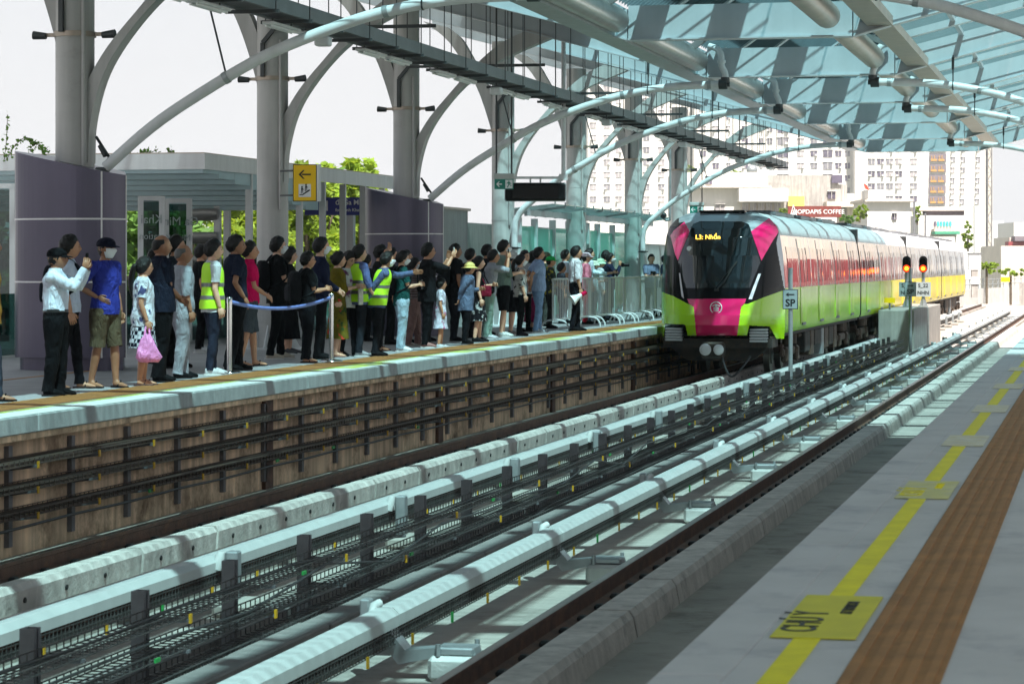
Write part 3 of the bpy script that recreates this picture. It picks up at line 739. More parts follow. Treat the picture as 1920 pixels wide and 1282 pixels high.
def side_mat(name, col, col2=None, y0=0, y1=1, rough=.08, metal=.0, base=None, wav=.5):
    m = bpy.data.materials.new(name); m.use_nodes = True; n = m.node_tree.nodes; l = m.node_tree.links; b = n['Principled BSDF']
    g = n.new('ShaderNodeNewGeometry'); sp = n.new('ShaderNodeSeparateXYZ'); l.new(g.outputs['Position'], sp.inputs[0])
    b.inputs['Base Color'].default_value = (*col, 1)
    if col2:
        nz_ = n.new('ShaderNodeTexNoise'); nz_.inputs['Scale'].default_value = .5; l.new(g.outputs['Position'], nz_.inputs['Vector'])
        ad = n.new('ShaderNodeMath'); ad.operation = 'MULTIPLY_ADD'; ad.inputs[1].default_value = 9; l.new(nz_.outputs['Fac'], ad.inputs[0]); l.new(sp.outputs['Y'], ad.inputs[2])
        r = n.new('ShaderNodeMapRange'); r.inputs[1].default_value = y0+4.5; r.inputs[2].default_value = y1+4.5; l.new(ad.outputs[0], r.inputs[0])
        mm = n.new('ShaderNodeMix'); mm.data_type = 'RGBA'; mm.inputs[6].default_value = (*col, 1); mm.inputs[7].default_value = (*col2, 1); l.new(r.outputs[0], mm.inputs[0]); l.new(mm.outputs[2], b.inputs['Base Color'])
    mp = n.new('ShaderNodeMapping'); mp.inputs['Scale'].default_value = (.4, 1.1, .22); l.new(g.outputs['Position'], mp.inputs['Vector'])
    t = n.new('ShaderNodeTexNoise'); t.inputs['Scale'].default_value = 1.6; t.inputs['Detail'].default_value = 2; l.new(mp.outputs[0], t.inputs['Vector'])
    bp = n.new('ShaderNodeBump'); bp.inputs['Strength'].default_value = wav; bp.inputs['Distance'].default_value = .05; l.new(t.outputs['Fac'], bp.inputs['Height']); l.new(bp.outputs[0], b.inputs['Normal']); l.new(bp.outputs[0], b.inputs['Coat Normal'])
    b.inputs['Roughness'].default_value = rough; b.inputs['Metallic'].default_value = metal; b.inputs['Coat Weight'].default_value = .6; b.inputs['Coat Roughness'].default_value = .03
    M[name] = m
side_mat('side_silver', (.52, .50, .49), rough=.12, metal=.75); side_mat('side_window', (.03, .035, .04), rough=.02, metal=.0)
M['side_window'].node_tree.nodes['Principled BSDF'].inputs['Specular IOR Level'].default_value = 1.
side_mat('side_lime', (.36, .70, .008), (.80, .62, .010), 79, 92, rough=.22)
M['side_lime'].node_tree.nodes['Principled BSDF'].inputs['Coat Weight'].default_value = 0.; M['side_lime'].node_tree.nodes['Principled BSDF'].inputs['Specular IOR Level'].default_value = .35
TX = -8.26
def bw(z):
    T_ = [(-.3, 1.36), (.0, 1.38), (.9, 1.385), (1.6, 1.34), (2.05, 1.27), (2.25, 1.20), (2.42, 1.04), (2.54, .78), (2.61, .0)]
    for (a, p), (b_, q) in zip(T_, T_[1:]):
        if z <= b_: return p+(q-p)*(z-a)/(b_-a)
    return 0
def lin(T_, z):
    if z <= T_[0][0]: return T_[0][1]
    for (a, p), (b_, q) in zip(T_, T_[1:]):
        if z <= b_:
            k = (z-a)/(b_-a); return p+(q-p)*k
    return T_[-1][1]
YC = [(-.25, 57.9), (-.1, 57.72), (.08, 57.62), (.3, 57.62), (.62, 57.70), (1.0, 57.80), (1.6, 57.98), (2.0, 58.14), (2.2, 58.30), (2.36, 58.48), (2.50, 58.74), (2.61, 59.06)]
def fy(s, z):
    yc = lin(YC, z); a = abs(s); return yc+max(0, 59.0-yc)*(.25*a*a+.75*a**4)
tr = T('metro_train', 'lime green, pink and silver four car metro train arriving at the left platform', 'train', (TX, 59, ZR))
def Z5(*P): return [(1220+x/3.77, 370+y/3.77) for x, y in P]
ZONES = [
 ('grille_left', Z5((106, 912), (232, 912), (236, 1025), (106, 1018))), ('grille_right', Z5((700, 922), (834, 918), (838, 1030), (700, 1032))),
 ('headlight_a', Z5((198, 466), (206, 468), (246, 640), (262, 748), (160, 692))), ('headlight_b', Z5((768, 470), (779, 485), (812, 650), (796, 702), (672, 755))),
 ('nose_panel', Z5((258, 717), (676, 717), (664, 748), (640, 775), (612, 976), (322, 976), (304, 775), (272, 752))),
 ('bumper', Z5((60, 660), (122, 684), (165, 700), (262, 752), (290, 765), (304, 775), (322, 976), (262, 976), (246, 905), (235, 898), (100, 892), (94, 985), (60, 985))),
 ('bumper', Z5((640, 775), (664, 752), (690, 752), (800, 706), (930, 660), (1000, 635), (1000, 1000), (888, 998), (842, 912), (698, 905), (680, 976), (612, 976))),
 ('pink_pillar', Z5((140, 270), (165, 235), (238, 172), (276, 240), (192, 446), (172, 400))),
 ('pink_pillar', Z5((846, 140), (880, 140), (950, 205), (945, 228), (905, 246), (868, 300), (783, 447), (710, 240))),
 ('windshield', Z5((282, 228), (300, 192), (345, 174), (640, 172), (692, 190), (712, 240), (776, 460), (700, 640), (250, 640), (192, 460))),
 ('roof_cap', Z5((200, 180), (200, 60), (980, 60), (980, 210), (846, 150), (712, 240), (694, 190), (640, 170), (345, 170), (298, 190), (276, 240), (236, 172))),
 ('side_pillar', Z5((960, 205), (935, 225), (905, 250), (888, 330), (935, 600), (942, 645), (1010, 640), (1010, 205))),
]
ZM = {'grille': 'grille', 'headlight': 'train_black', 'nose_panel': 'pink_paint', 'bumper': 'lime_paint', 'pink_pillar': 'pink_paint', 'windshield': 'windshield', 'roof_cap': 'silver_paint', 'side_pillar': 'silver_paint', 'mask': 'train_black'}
BB = {}
def inside(p, P):
    q = BB.get(id(P))
    if q is None: q = BB[id(P)] = (min(a for a, _ in P), max(a for a, _ in P), min(b for _, b in P), max(b for _, b in P))
    if not (q[0] <= p[0] <= q[1] and q[2] <= p[1] <= q[3]): return False
    r = False; j = len(P)-1
    for i in range(len(P)):
        if (P[i][1] > p[1]) != (P[j][1] > p[1]) and p[0] < (P[j][0]-P[i][0])*(p[1]-P[i][1])/(P[j][1]-P[i][1])+P[i][0]: r = not r
        j = i
    return r
def proj(x, y, z):
    d = y*CT-x*ST; return 960+FPX*(x*CT+y*ST)/d, 496-FPX*(z-1.4)/d
NS, NZ = 280, 350; zones = {}
zs = [-.25+2.86*j/NZ for j in range(NZ+1)]
G = [[Vector((TX+(i/NS*2-1)*bw(z), fy(i/NS*2-1, z), z)) for i in range(NS+1)] for z in zs]
for j in range(NZ):
    for i in range(NS):
        c = (G[j][i]+G[j+1][i+1])/2; p = proj(*c); k = 'mask'
        for nme, P in ZONES:
            if inside(p, P): k = nme; break
        if k == 'mask' and c.z < -.02: k = 'none'
        if k.startswith('grille'): k = 'none'
        zones.setdefault(k, []).append((j, i))
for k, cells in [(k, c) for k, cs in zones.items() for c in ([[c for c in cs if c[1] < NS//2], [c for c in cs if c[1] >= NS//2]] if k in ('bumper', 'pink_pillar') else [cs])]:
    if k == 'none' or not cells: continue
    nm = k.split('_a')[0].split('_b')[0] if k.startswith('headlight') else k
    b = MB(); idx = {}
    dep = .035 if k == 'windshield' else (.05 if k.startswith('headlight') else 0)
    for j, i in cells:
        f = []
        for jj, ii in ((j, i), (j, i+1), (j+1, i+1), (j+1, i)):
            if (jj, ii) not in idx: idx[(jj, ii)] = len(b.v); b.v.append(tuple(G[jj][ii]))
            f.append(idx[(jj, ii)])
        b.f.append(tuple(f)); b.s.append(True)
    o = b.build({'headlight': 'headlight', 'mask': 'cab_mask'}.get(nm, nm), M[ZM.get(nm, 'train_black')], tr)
    if nm == 'headlight':
        right = k.endswith('_b')
        A = Z5((190, 535), (200, 535), (238, 715), (218, 700)) if not right else Z5((752, 540), (768, 540), (716, 720), (694, 718))
        PX = [(at(u, v, Y=57.9)) for u, v in A]
        def surf(p):
            s = (p.x-TX)/bw(p.z); return Vector((p.x, fy(s, p.z)-.012, p.z))
        q = [surf(p) for p in PX]; N = 14; V = []
        for t_ in range(N+1):
            l_, r_ = PX[0].lerp(PX[3], t_/N), PX[1].lerp(PX[2], t_/N); V += [surf(l_), surf(r_)]
        V2 = [v+Vector((0, .02, 0)) for v in V]; n0 = len(V)
        F = [(2*t_, 2*t_+1, 2*t_+3, 2*t_+2) for t_ in range(N)]+[(2*t_+n0, 2*t_, 2*t_+2, 2*t_+2+n0) for t_ in range(N)]+[(2*t_+1, 2*t_+1+n0, 2*t_+3+n0, 2*t_+3) for t_ in range(N)]
        MB().add(V+V2, F).build('light_strip', M['lamp_led'], o)
    if nm == 'windshield': WS = o
def onface(u, v, lift=.01):
    p = at(u, v, Y=57.9)
    for _ in range(4):
        s = max(-1, min(1, (p.x-TX)/max(.2, bw(p.z)))); p = at(u, v, Y=fy(s, p.z)-lift)
    return p
# things on the front
b = MB()
for A in (Z5((560, 480), (605, 470), (480, 655), (462, 650)),):
    pass
w0, w1, w2 = onface(*Z5((465, 655))[0], .05), onface(*Z5((590, 475))[0], .05), onface(*Z5((520, 600))[0], .06)
b = MB().tube([w0, w2, w1], .014, 6).tube([onface(*Z5((455, 640))[0], .05), onface(*Z5((575, 490))[0], .05)], .008, 6).bar(onface(*Z5((548, 535))[0], .045), onface(*Z5((612, 452))[0], .045), .012, .03)
b.box(w0, (.09, .06, .06), bev=.01).build('wiper', M['rubber'], tr)
lp0 = onface(*Z5((405, 282))[0], .012)
text('L3: Nhổn', .145, face(lp0, (1, 0, 0), (0, .28, .96)), M['led_text'], WS, 'led_destination', bold=.001)
c0 = onface(*Z5((272, 362))[0], .012)
MB().tube([c0, c0+Vector((0, -.006, .001))], .055, 16).build('sticker', M['sign_white'], WS)
# emblem: ring with a small pavilion
e0 = onface(*Z5((462, 780))[0], .012); EM = M['sign_white']
b = MB(); R_ = .125; N = 36
ring = [e0+Vector((R_*cos(2*pi*k/N), -.004, R_*sin(2*pi*k/N))) for k in range(N+1)]
b.tube(ring, .012, 6, caps=False)
for (x0, z0, x1, z1) in ((-.065, .045, .065, .06), (-.03, .06, .03, .078), (-.055, -.005, .055, .01), (-.02, .01, -.008, .045), (.008, .01, .02, .045), (-.05, -.085, -.035, -.005), (.035, -.085, .05, -.005), (-.02, -.085, -.008, -.03), (.008, -.085, .02, -.03), (-.02, -.03, .02, -.018), (-.085, .03, -.06, .045), (.06, .03, .085, .045)):
    b.span(e0+Vector((x0, -.012, z0)), e0+Vector((x1, .01, z1)))
b.build('emblem', EM, tr)
for k, (x0, x1, y0, y1) in enumerate(((110, 230, 918, 1015), (704, 830, 924, 1025))):
    p, q = at(*Z5((x0, y0))[0], Y=58.15), at(*Z5((x1, y1))[0], Y=58.15)
    o = MB().span((p.x-.03, 58.2, q.z-.03), (q.x+.03, 59., p.z+.02)).build('anti_climber', M['train_black'], tr)
    b = MB()
    for j in range(5):
        z = q.z+(p.z-q.z)*(j+.5)/5; h = (p.z-q.z)/5
        b.box(((p.x+q.x)/2, 58.1, z), (q.x-p.x, .24, h*.80), bev=.012)
    b.build('rib', M['grille'], o)
# coupler, apron, hose
b = MB().tube([(TX-.12, 57.35, -.46), (TX-.12, 58.6, -.46)], [.16, .13], 16).box((TX, 57.45, -.46), (.52, .16, .36), bev=.05).tube([(TX+.14, 57.3, -.44), (TX+.14, 57.42, -.44)], .13, 16).tube([(TX-.15, 57.3, -.44), (TX-.15, 57.42, -.44)], .12, 16)
cp_ = b.build('coupler', M['under_dark'], tr)
for dx, r_ in ((.14, .12), (-.15, .13)): MB().ball((TX+dx, 57.31, -.44), (r_, .05, r_), 16, 10).build('knob', M['roof_white_paint'], cp_)
MB().tube([tuple(p) for p in catm([(TX+.2, 57.4, -.6), (TX+.3, 57.4, -.9), (TX+.42, 57.45, -1.02), (TX+.6, 57.6, -.85), (TX+.75, 57.9, -.6)])], .025, 8).build('hose', M['cable'], tr)
b = MB().span((TX-1.2, 58.1, -.42), (TX+1.2, 59.2, -.22)).prism([(TX-1.1, -.42), (TX+1.1, -.42), (TX+.7, -.72), (TX-.7, -.72)], 'xz', 58.4, 58.6); b.build('apron', M['under_dark'], tr)
b = MB().box((TX+.0, 59.0, 2.575), (1.02, .36, .06), bev=.02); b.build('roof_vent', M['train_black'], tr)
# cars
cars = [(59.0, 77.75), (78.1, 97.4), (97.75, 117.5), (117.85, 138.3)]
CS = [(1.35, -.12), (1.38, .0), (1.385, .9), (1.36, 1.35), (1.34, 1.6), (1.27, 2.05), (1.20, 2.25), (1.04, 2.42), (.78, 2.54), (.3, 2.60)]
def shell_part(name, m, pts, ya, yb, parent, closed_top=False):
    R_ = [(TX+x, z) for x, z in pts]; L_ = [(TX-x, z) for x, z in reversed(pts)]
    b = MB()
    for P in ((R_, L_),) if not closed_top else ():
        pass
    def sheet(P):
        n = len(P); b.add([(x, ya, z) for x, z in P]+[(x, yb, z) for x, z in P], [(i, i+1, n+i+1, n+i) for i in range(n-1)], True)
    if closed_top: sheet(R_+L_)
    else: sheet(R_); sheet(L_)
    return b.build(name, m, parent)
def sx(z): return TX+bw(z)
for ci, (ya, yb) in enumerate(cars):
    shell_part('lower_panel', M['side_lime'], [(1.35, -.12), (1.38, .0), (1.385, .5), (1.385, .88)], ya, yb, tr)
    shell_part('upper_panel', M['side_silver'], [(1.385, .88), (1.36, 1.35), (1.34, 1.6), (1.27, 2.05)], ya, yb, tr)
    rf = shell_part('roof', M['roof_white_paint'], [(1.27, 2.05), (1.20, 2.25), (1.04, 2.42), (.78, 2.54), (.3, 2.60)], ya, yb, tr, True)
    for ye in (ya+.02, yb-.02):
        if ci == 0 and ye < 60: continue
        P = [(TX+x, z) for x, z in CS]+[(TX-x, z) for x, z in reversed(CS)]; MB().prism(P, 'xz', ye-.01, ye+.01).build('end_wall', M['train_black'], tr)
    MB().span((TX-1.3, ya+.1, -.2), (TX+1.3, yb, -.125)).build('underframe', M['under_dark'], tr)
    L = yb-ya; ds = [ya+L*k for k in ((.2, .42, .64, .86) if ci == 0 else (.13, .38, .63, .88))]
    for s in (1, -1):
        def pan(y0, y1, z0, z1, m, name, par, lift):
            zz = [z0+(z1-z0)*i/6 for i in range(7)]
            V = [(TX+s*(bw(z)+lift), y, z) for y in (y0, y1) for z in zz]+[(TX+s*(bw(z)-.01), y, z) for y in (y0, y1) for z in zz]
            F = [(i, i+1, 8+i, 7+i) for i in range(6)]+[(i, i+1, 15+i, 14+i) for i in range(6)]+[(7+i, 8+i, 22+i, 21+i) for i in range(6)]+[(0, 7, 21, 14), (6, 13, 27, 20)]
            return MB().add(V, F).build(name, m, par)
        for d in ds:
            for e in (-1, 1):
                y0, y1 = (d-.68, d-.01) if e < 0 else (d+.01, d+.68)
                dr = pan(y0, y1, .02, .878, M['side_lime'], 'door', tr, .012)
                pan(y0, y1, .882, 2.0, M['side_silver'], 'door_top', dr, .012)
                pan(y0+.12, y1-.12, .98, 1.78, M['side_window'], 'door_window', dr, .018)
            MB().box((TX+s*(bw(.0)+.012), d, .02), (.03, .7, .06)).build('door_step', M['galv_dark'], tr)
        edges = [ya+(.6 if ci == 0 else .3)]+ds+[yb-.3]
        for a_, c_ in zip(edges, edges[1:]):
            y0 = a_+(.95 if a_ in ds else .1); y1 = c_-(.95 if c_ in ds else .1)
            if y1-y0 < .5: continue
            pan(y0, y1, 1.0, 1.80, M['side_window'], 'window', tr, .008)
    if ci < 3: MB().span((TX-1.28, yb+.0, -.1), (TX+1.28, yb+.35, 2.42)).build('gangway', M['rubber'], tr)
    for k in range(3):
        y0 = ya+3.2+k*L*.28; b = MB().span((TX-.8, y0, 2.53), (TX+.8, y0+L*.2, 2.635), bev=.03)
        for j in range(5): b.box((TX, y0+.3+j*L*.04, 2.65), (1.3, .12, .04))
        b.build('roof_unit', M['galv_dark'], tr)
    for yb_ in (ya+3.3, yb-2.9):
        bo = MB().box((TX+1.08, yb_, -.62), (.12, 2.9, .2), bev=.04).box((TX-1.08, yb_, -.62), (.12, 2.9, .2), bev=.04).box((TX, yb_, -.55), (1.9, .5, .25), bev=.04)
        bo.tube([(TX+1.1, yb_-.35, -.45), (TX+1.1, yb_-.35, -.2)], .13, 10).tube([(TX+1.1, yb_+.35, -.45), (TX+1.1, yb_+.35, -.2)], .13, 10)
        for q in (-1.05, 1.05): bo.box((TX+1.12, yb_+q, -.68), (.16, .36, .36), bev=.05)
        bo = bo.build('bogie', M['bogie_brown'], tr)
        for q in (-1.05, 1.05):
            for s in (-1, 1):
                MB().tube([(TX+s*.66, yb_+q, -.68), (TX+s*.80, yb_+q, -.68)], .40, 22).tube([(TX+s*.8, yb_+q, -.68), (TX+s*.83, yb_+q, -.68)], .2, 14).build('wheel', M['wheel_steel'], bo)
    y = ya+5.6; k = 0
    while y < yb-5.3:
        w = (1.1, .7, 1.5, .5, .9)[k % 5]; h = (.5, .62, .4, .7, .55)[k % 5]
        MB().span((TX+.55, y, -.22-h), (TX+1.22, y+w, -.205), bev=.03).build('equipment_box', M[('under_dark', 'bogie_brown', 'under_dark', 'galv', 'bogie_brown')[k % 5]], tr); y += w+.22; k += 1
    MB().tube([(TX+1.1, ya+5, -.3), (TX+1.1, yb-5, -.3)], .04, 6).tube([(TX+.9, ya+5, -.75), (TX+.9, yb-5, -.75)], .03, 6).build('conduit', M['bogie_brown'], tr)
# ---------------------------------------------------------------- signs and signals beside the track
def pole_sign(u, v, X, w, h, label, arrow, pole_top, grp=None):
    p = at(u, v, X=X); t = T('stop_sign', label, 'sign', (X, p.y+.03, ZS))
    MB().tube([(X, p.y+.035, ZS), (X, p.y+.035, pole_top)], .045, 12).tube([(X, p.y+.035, pole_top), (X, p.y+.035, pole_top+.04)], .05, 12).build('pole', M['galv'], t)
    pl_ = MB().span((X-w/2, p.y-.025, p.z-h/2), (X+w/2, p.y-.012, p.z+h/2)).build('plate', M['ink'], t)
    MB().span((X-w/2+.014, p.y-.029, p.z-h/2+.014), (X+w/2-.014, p.y-.0255, p.z+h/2-.014)).build('panel', M['sign_grey'], pl_)
    text('SP', .21, face((X, p.y-.030, p.z-h*.2)), M['ink'], pl_, bold=.006)
    z = p.z+h*.24; d = -1 if arrow == 'left' else 1
    b = MB().span((X-.085, p.y-.033, z-.012), (X+.085, p.y-.030, z+.012)); b.prism([(X+d*.09, z), (X+d*.03, z+.045), (X+d*.045, z), (X+d*.03, z-.045)], 'xz', p.y-.0338, p.y-.0302)
    b.build('arrow', M['ink'], pl_)
pole_sign(1482, 561, -6.32, .315, .41, 'grey SP sign with a left arrow on a pole beside the train', 'left', at(1482, 506, X=-6.32).z)
pole_sign(1707, 542, -5.62, .34, .43, 'grey SP sign with a right arrow on a pole below the red signals', 'right', at(1707, 505, X=-5.62).z)
# concrete plinth with two signals
p0 = at(1672, 640, X=-6.9); xs = -6.5
pm = at(1700, 582, X=-6.4)
t = MB().span((-6.75, 82.5, ZS), (-5.65, 96, .0), bev=.02).build('concrete_plinth', M['concrete'], loc=(-6.2, 89, ZS)); tag(t, 'big concrete plinth under the two red signals between the tracks', 'concrete block')
mat('signal_red', (.9, .1, .01), .4, emit=(1, .035, .004), es=.9); mat('signal_core', (1, .6, .1), .4, emit=(1, .33, .02), es=1.6)
def signal(u, X, name_, label):
    p = at(u, 480, X=X); y = p.y; zt, zb = at(u, 480, Y=y).z, at(u, 511, Y=y).z; r = .135
    t = T('signal', label, 'railway signal', (X, y, 0), group='red signals on the concrete plinth')
    h = MB(); n = 12
    P = [(X+r*cos(pi*k/n), zt-r+r*sin(pi*k/n)) for k in range(n+1)]+[(X-r*cos(pi*k/n), zb+r-r*sin(pi*k/n)) for k in range(n+1)]
    h.prism(P, 'xz', y-.05, y+.16); h.build('housing', M['black_plastic'], t)
    zl = zb+r
    MB().tube([(X, y-.06, zl), (X, y-.052, zl)], .115, 20).build('lamp', M['signal_red'], t)
    MB().tube([(X, y-.066, zl), (X, y-.0602, zl)], .07, 20).build('lamp', M['signal_core'], t)
    MB().tube([(X, y-.057, zl+.22), (X, y-.051, zl+.22)], .10, 20).build('lens', M['screen_black'], t)
    for zz in (zl, zl+.22):
        MB().strip([(X+.13*cos(a), zz+.13*sin(a)) for a in [pi*k/10 for k in range(11)]], [(X+.12*cos(a), zz+.12*sin(a)) for a in [pi*k/10 for k in range(11)]], y-.2, y-.05).build('hood', M['black_plastic'], t)
    MB().tube([(X, y+.05, 0), (X, y+.05, zb+.02)], .06, 10).span((X-.16, y-.1, .001), (X+.16, y+.2, .03)).prism([(X-.13, .03), (X+.13, .03), (X+.05, .3), (X-.05, .3)], 'xz', y+.02, y+.08).build('post', M['galv'], t)
    za, zb2 = at(u, 529, Y=y).z, at(u, 556, Y=y).z; w = .5
    pl_ = MB().span((X-w/2, y-.04, zb2), (X+w/2, y-.02, za)).build('plate', M['sign_grey'], t)
    text(name_, .17, face((X, y-.042, za-.12)), M['ink'], pl_, bold=.005); text('NHN', .17, face((X, y-.042, zb2+.12)), M['ink'], pl_, bold=.005)
signal(1700, -6.33, 'S_12', 'red signal on the left with plate S_12 on the concrete plinth'); signal(1731, -5.85, 'S_22', 'red signal on the right with plate S_22 on the concrete plinth')
def board(u, v, X, label, pz, m='sign_yellow', w=.33, h=.16, txt=False):
    p = at(u, v, X=X); t = T('marker_board', label, 'sign', (X, p.y, pz))
    MB().tube([(X, p.y+.03, pz), (X, p.y+.03, p.z)], .028, 8).build('pole', M['galv_dark'] if u < 1800 else M['white_steel'], t)
    o = MB().span((X-w/2, p.y-.02, p.z-h/2), (X+w/2, p.y, p.z+h/2)).build('plate', M[m], t)
    if txt: text('KẾT THÚC', .055, face((X, p.y-.022, p.z+.03)), M['ink'], o); text('END OF ZONE', .04, face((X, p.y-.022, p.z-.035)), M['ink'], o)
board(1668, 563, -6.45, 'small yellow board on a dark pole beside the train and the concrete plinth', ZS)
board(1885, 524, -5.5, 'small yellow board on a white pole beyond the end of the platforms', ZS, w=.5, h=.27)
# ---------------------------------------------------------------- station furniture on the left platform
def lathe_post(x, y, label, beltto=None):
    t = T('stanchion', label, 'queue post', (x, y, 0), group='steel queue posts')
    MB().tube([(x, y, .003), (x, y, .012), (x, y, .025), (x, y, .04)], [.17, .17, .14, .04], 24).build('base', M['steel_polish'], t)
    MB().tube([(x, y, .03), (x, y, .90)], .034, 20).build('post', M['steel_polish'], t)
    MB().tube([(x, y, .9), (x, y, .97), (x, y, .98)], [.038, .038, .03], 20).build('cap', M['steel_polish'], t)
    return t
s1, s2 = at(430, 700, Z=0), at(621, 678, Z=0)
t1 = lathe_post(s1.x, s1.y, 'polished steel queue post beside the young man in the yellow vest'); t2 = lathe_post(s2.x, s2.y, 'polished steel queue post beside the woman in the floral skirt')
b = MB(); V = []; N = 24
for i in range(N+1):
    k = i/N; p = Vector((s1.x, s1.y, 0)).lerp(Vector((s2.x, s2.y, 0)), k); z = .93-.20*4*k*(1-k)*.62
    V += [(p.x, p.y, z-.028), (p.x, p.y, z+.022), (p.x+.003, p.y+.001, z-.028), (p.x+.003, p.y+.001, z+.022)]
b.add(V, [f for i in range(N) for f in ((4*i, 4*i+1, 4*i+5, 4*i+4), (4*i+2, 4*i+6, 4*i+7, 4*i+3), (4*i+1, 4*i+3, 4*i+7, 4*i+5), (4*i, 4*i+4, 4*i+6, 4*i+2))], True)
tag(b.build('queue_belt', M['belt_blue'], loc=(s1.x, s1.y, .9)), 'blue queue belt stretched between the two polished steel posts', 'belt')
# crowd barriers
def barrier(p, q, label, first=[None]):
    L = (q-p).length; d = (q-p)/L; a = atan2(d.y, d.x)
    t = T('crowd_barrier', label, 'barrier', (p.x, p.y, 0), a, 'white steel crowd barriers')
    b = MB().tube([tuple(v) for v in catm([(.02, 0, .22), (.02, 0, .6), (.03, 0, 1.02), (.10, 0, 1.09), (L/2, 0, 1.09), (L-.10, 0, 1.09), (L-.03, 0, 1.02), (L-.02, 0, .6), (L-.02, 0, .22)], 3)], .019, 8).tube([(.02, 0, .24), (L-.02, 0, .24)], .017, 8); b.build('frame', M['white_steel'], t, local=True)
    n = int(L/.165)
    for k in range(1, n): MB().tube([(L*k/n, 0, .24), (L*k/n, 0, 1.09)], .0105, 6).build('bar', M['white_steel'], t, local=True)
    for x in (.25, L-.25):
        MB().tube([tuple(v) for v in catm([(x, -.30, .012), (x, -.29, .09), (x, -.2, .2), (x, 0, .23), (x, .2, .2), (x, .29, .09), (x, .30, .012)], 4)], .018, 8).build('foot', M['white_steel'], t, local=True)
    return t
A = []
for i, u in enumerate((1036, 1106, 1143, 1171, 1200, 1228, 1252, 1274)):
    X = -11.3
    du = (u-960)/FPX; tt = X/(CT*du-ST); A.append(Vector((X, (ST*du+CT)*tt, 0)))
bl = ['white steel crowd barrier nearest the camera, beside the man with the megaphone', 'white steel crowd barrier just behind the man with the megaphone', 'white steel crowd barrier in front of the masked photographer', 'white steel crowd barrier right of the masked photographer', 'white steel crowd barrier before the second drainpipe', 'white steel crowd barrier in front of the man facing the camera', 'white steel crowd barrier half hidden by the train nose']
for i in range(7): barrier(A[i], A[i+1]-(A[i+1]-A[i])*.02, bl[i])
# pavilion with flat roof
t = T('shelter', 'flat roofed station shelter with pale fascia, slatted soffit and slim posts', 'shelter', (-17, 48, 0))
xr = -15.0; ya, yb, zt = 43.4, 57.6, 3.30
b = MB().span((xr-.02, ya, zt-.27), (xr, yb, zt)).span((-24, ya, zt-.27), (xr-.02, ya+.02, zt)); b.build('fascia', M['white_steel'], t)
MB().span((-24, ya+.02, zt-.02), (xr-.02, yb, zt+.02)).build('roof', M['gutter_tan'], t)
b = MB(); y = ya+.1
mat('soffit', (.42, .56, .60), .6, var=.06)
for k in range(8):
    b.span((-24, ya+.05+k*.86, zt-.27-.072*(k+1)+.012), (xr-.05, ya+.05+k*.86+.85, zt-.12))
b.build('soffit_slat', M['soffit'], t)
for k, y in enumerate((46.1, 49.2, 50.75, 52.2, 53.7, 55.2, 56.6)):
    MB().span((xr-.15, y-.045, 0), (xr-.03, y+.045, zt-.271)).build('post', M['white_steel'], t)
for x0, y0 in ((-19.5, 46),):
    pass
# glazed screens under the shelter: seen past the nearest purple wall
def glazed(u0, u1, d, zb, zt_, label, txt=None, ux=VR):
    p, q = at(u0, 496, d=d), at(u1, 496, d=d); t = T('glass_screen', label, 'glass screen', (p.x, p.y, 0), group='dark glazed screens')
    b = MB()
    for a in (p, q): b.bar((a.x, a.y, 0), (a.x, a.y, zt_), .10, .07, up=VF)
    b.bar((p.x, p.y, zt_-.04), (q.x, q.y, zt_-.04), .08, .08).bar((p.x, p.y, .06), (q.x, q.y, .06), .08, .12); b.build('frame', M['white_steel'], t)
    o = MB().bar((p.x, p.y, zt_/2), (q.x, q.y, zt_/2), .012, zt_-.2).build('pane', M['dark_glass'], t)
    if txt:
        for i, s in enumerate(txt):
            c = at((u0+u1)/2, 496, d=d-.05); text(s, .22-.06*i, face((c.x, c.y, zt_-.42-.3*i), -VR), M['sign_grey'], o)
    return t
glazed(264, 304, 47.5, 0, 2.62, 'dark glazed screen left of its twin, just right of the purple wall', ['Khai', 'station'])
glazed(312, 355, 48.5, 0, 2.60, 'dark glazed screen beside the curved louvres, under the shelter', ['Ga Minh', 'Minh K'])
glazed(-40, 24, 44.5, 0, 2.75, 'dark glazed screen at the far left edge, left of the purple wall')
t = T('louvre_screen', 'steel frame with curved grey louvre blades behind the glazed screens', 'louvre', tuple(at(395, 496, d=52)[:2])+(0,))
pL, pR, pE = at(357, 496, d=52), at(408, 496, d=52), at(426, 496, d=53.5)
for k in range(6):
    zc = 2.42-k*.45
    P, Q = [], []
    for i in range(9):
        a = -pi*.5+pi*.62*i/8; P.append((-.14*cos(a), zc+.17*sin(a))); Q.append((-.125*cos(a), zc+.155*sin(a)))
    V = []; n = 9
    for c in (pL, pR):
        for (f_, z) in P: V.append(c+VF*(f_)+Vector((0, 0, z-c.z)))
    MB().add(V, [(i, i+1, n+i+1, n+i) for i in range(n-1)], True).build('blade', M['duct'], t)
b = MB()
for c in (pR, pE): b.bar((c.x, c.y, 0), (c.x, c.y, 2.75), .12, .12)
b.bar((pL.x, pL.y, 2.72), (pR.x, pR.y, 2.72), .1, .1).bar((pR.x, pR.y, 2.72), (pE.x, pE.y, 2.72), .1, .1); b.build('frame', M['white_steel'], t)
# low wall / glass balustrade behind the crowd
p = MB().span((-16.6, 34, 0), (-16.5, 58, .95)); o = p.build('balustrade', M['dark_glass'], loc=(-16.5, 46, 0)); tag(o, 'dark glass balustrade behind the left half of the crowd', 'balustrade')
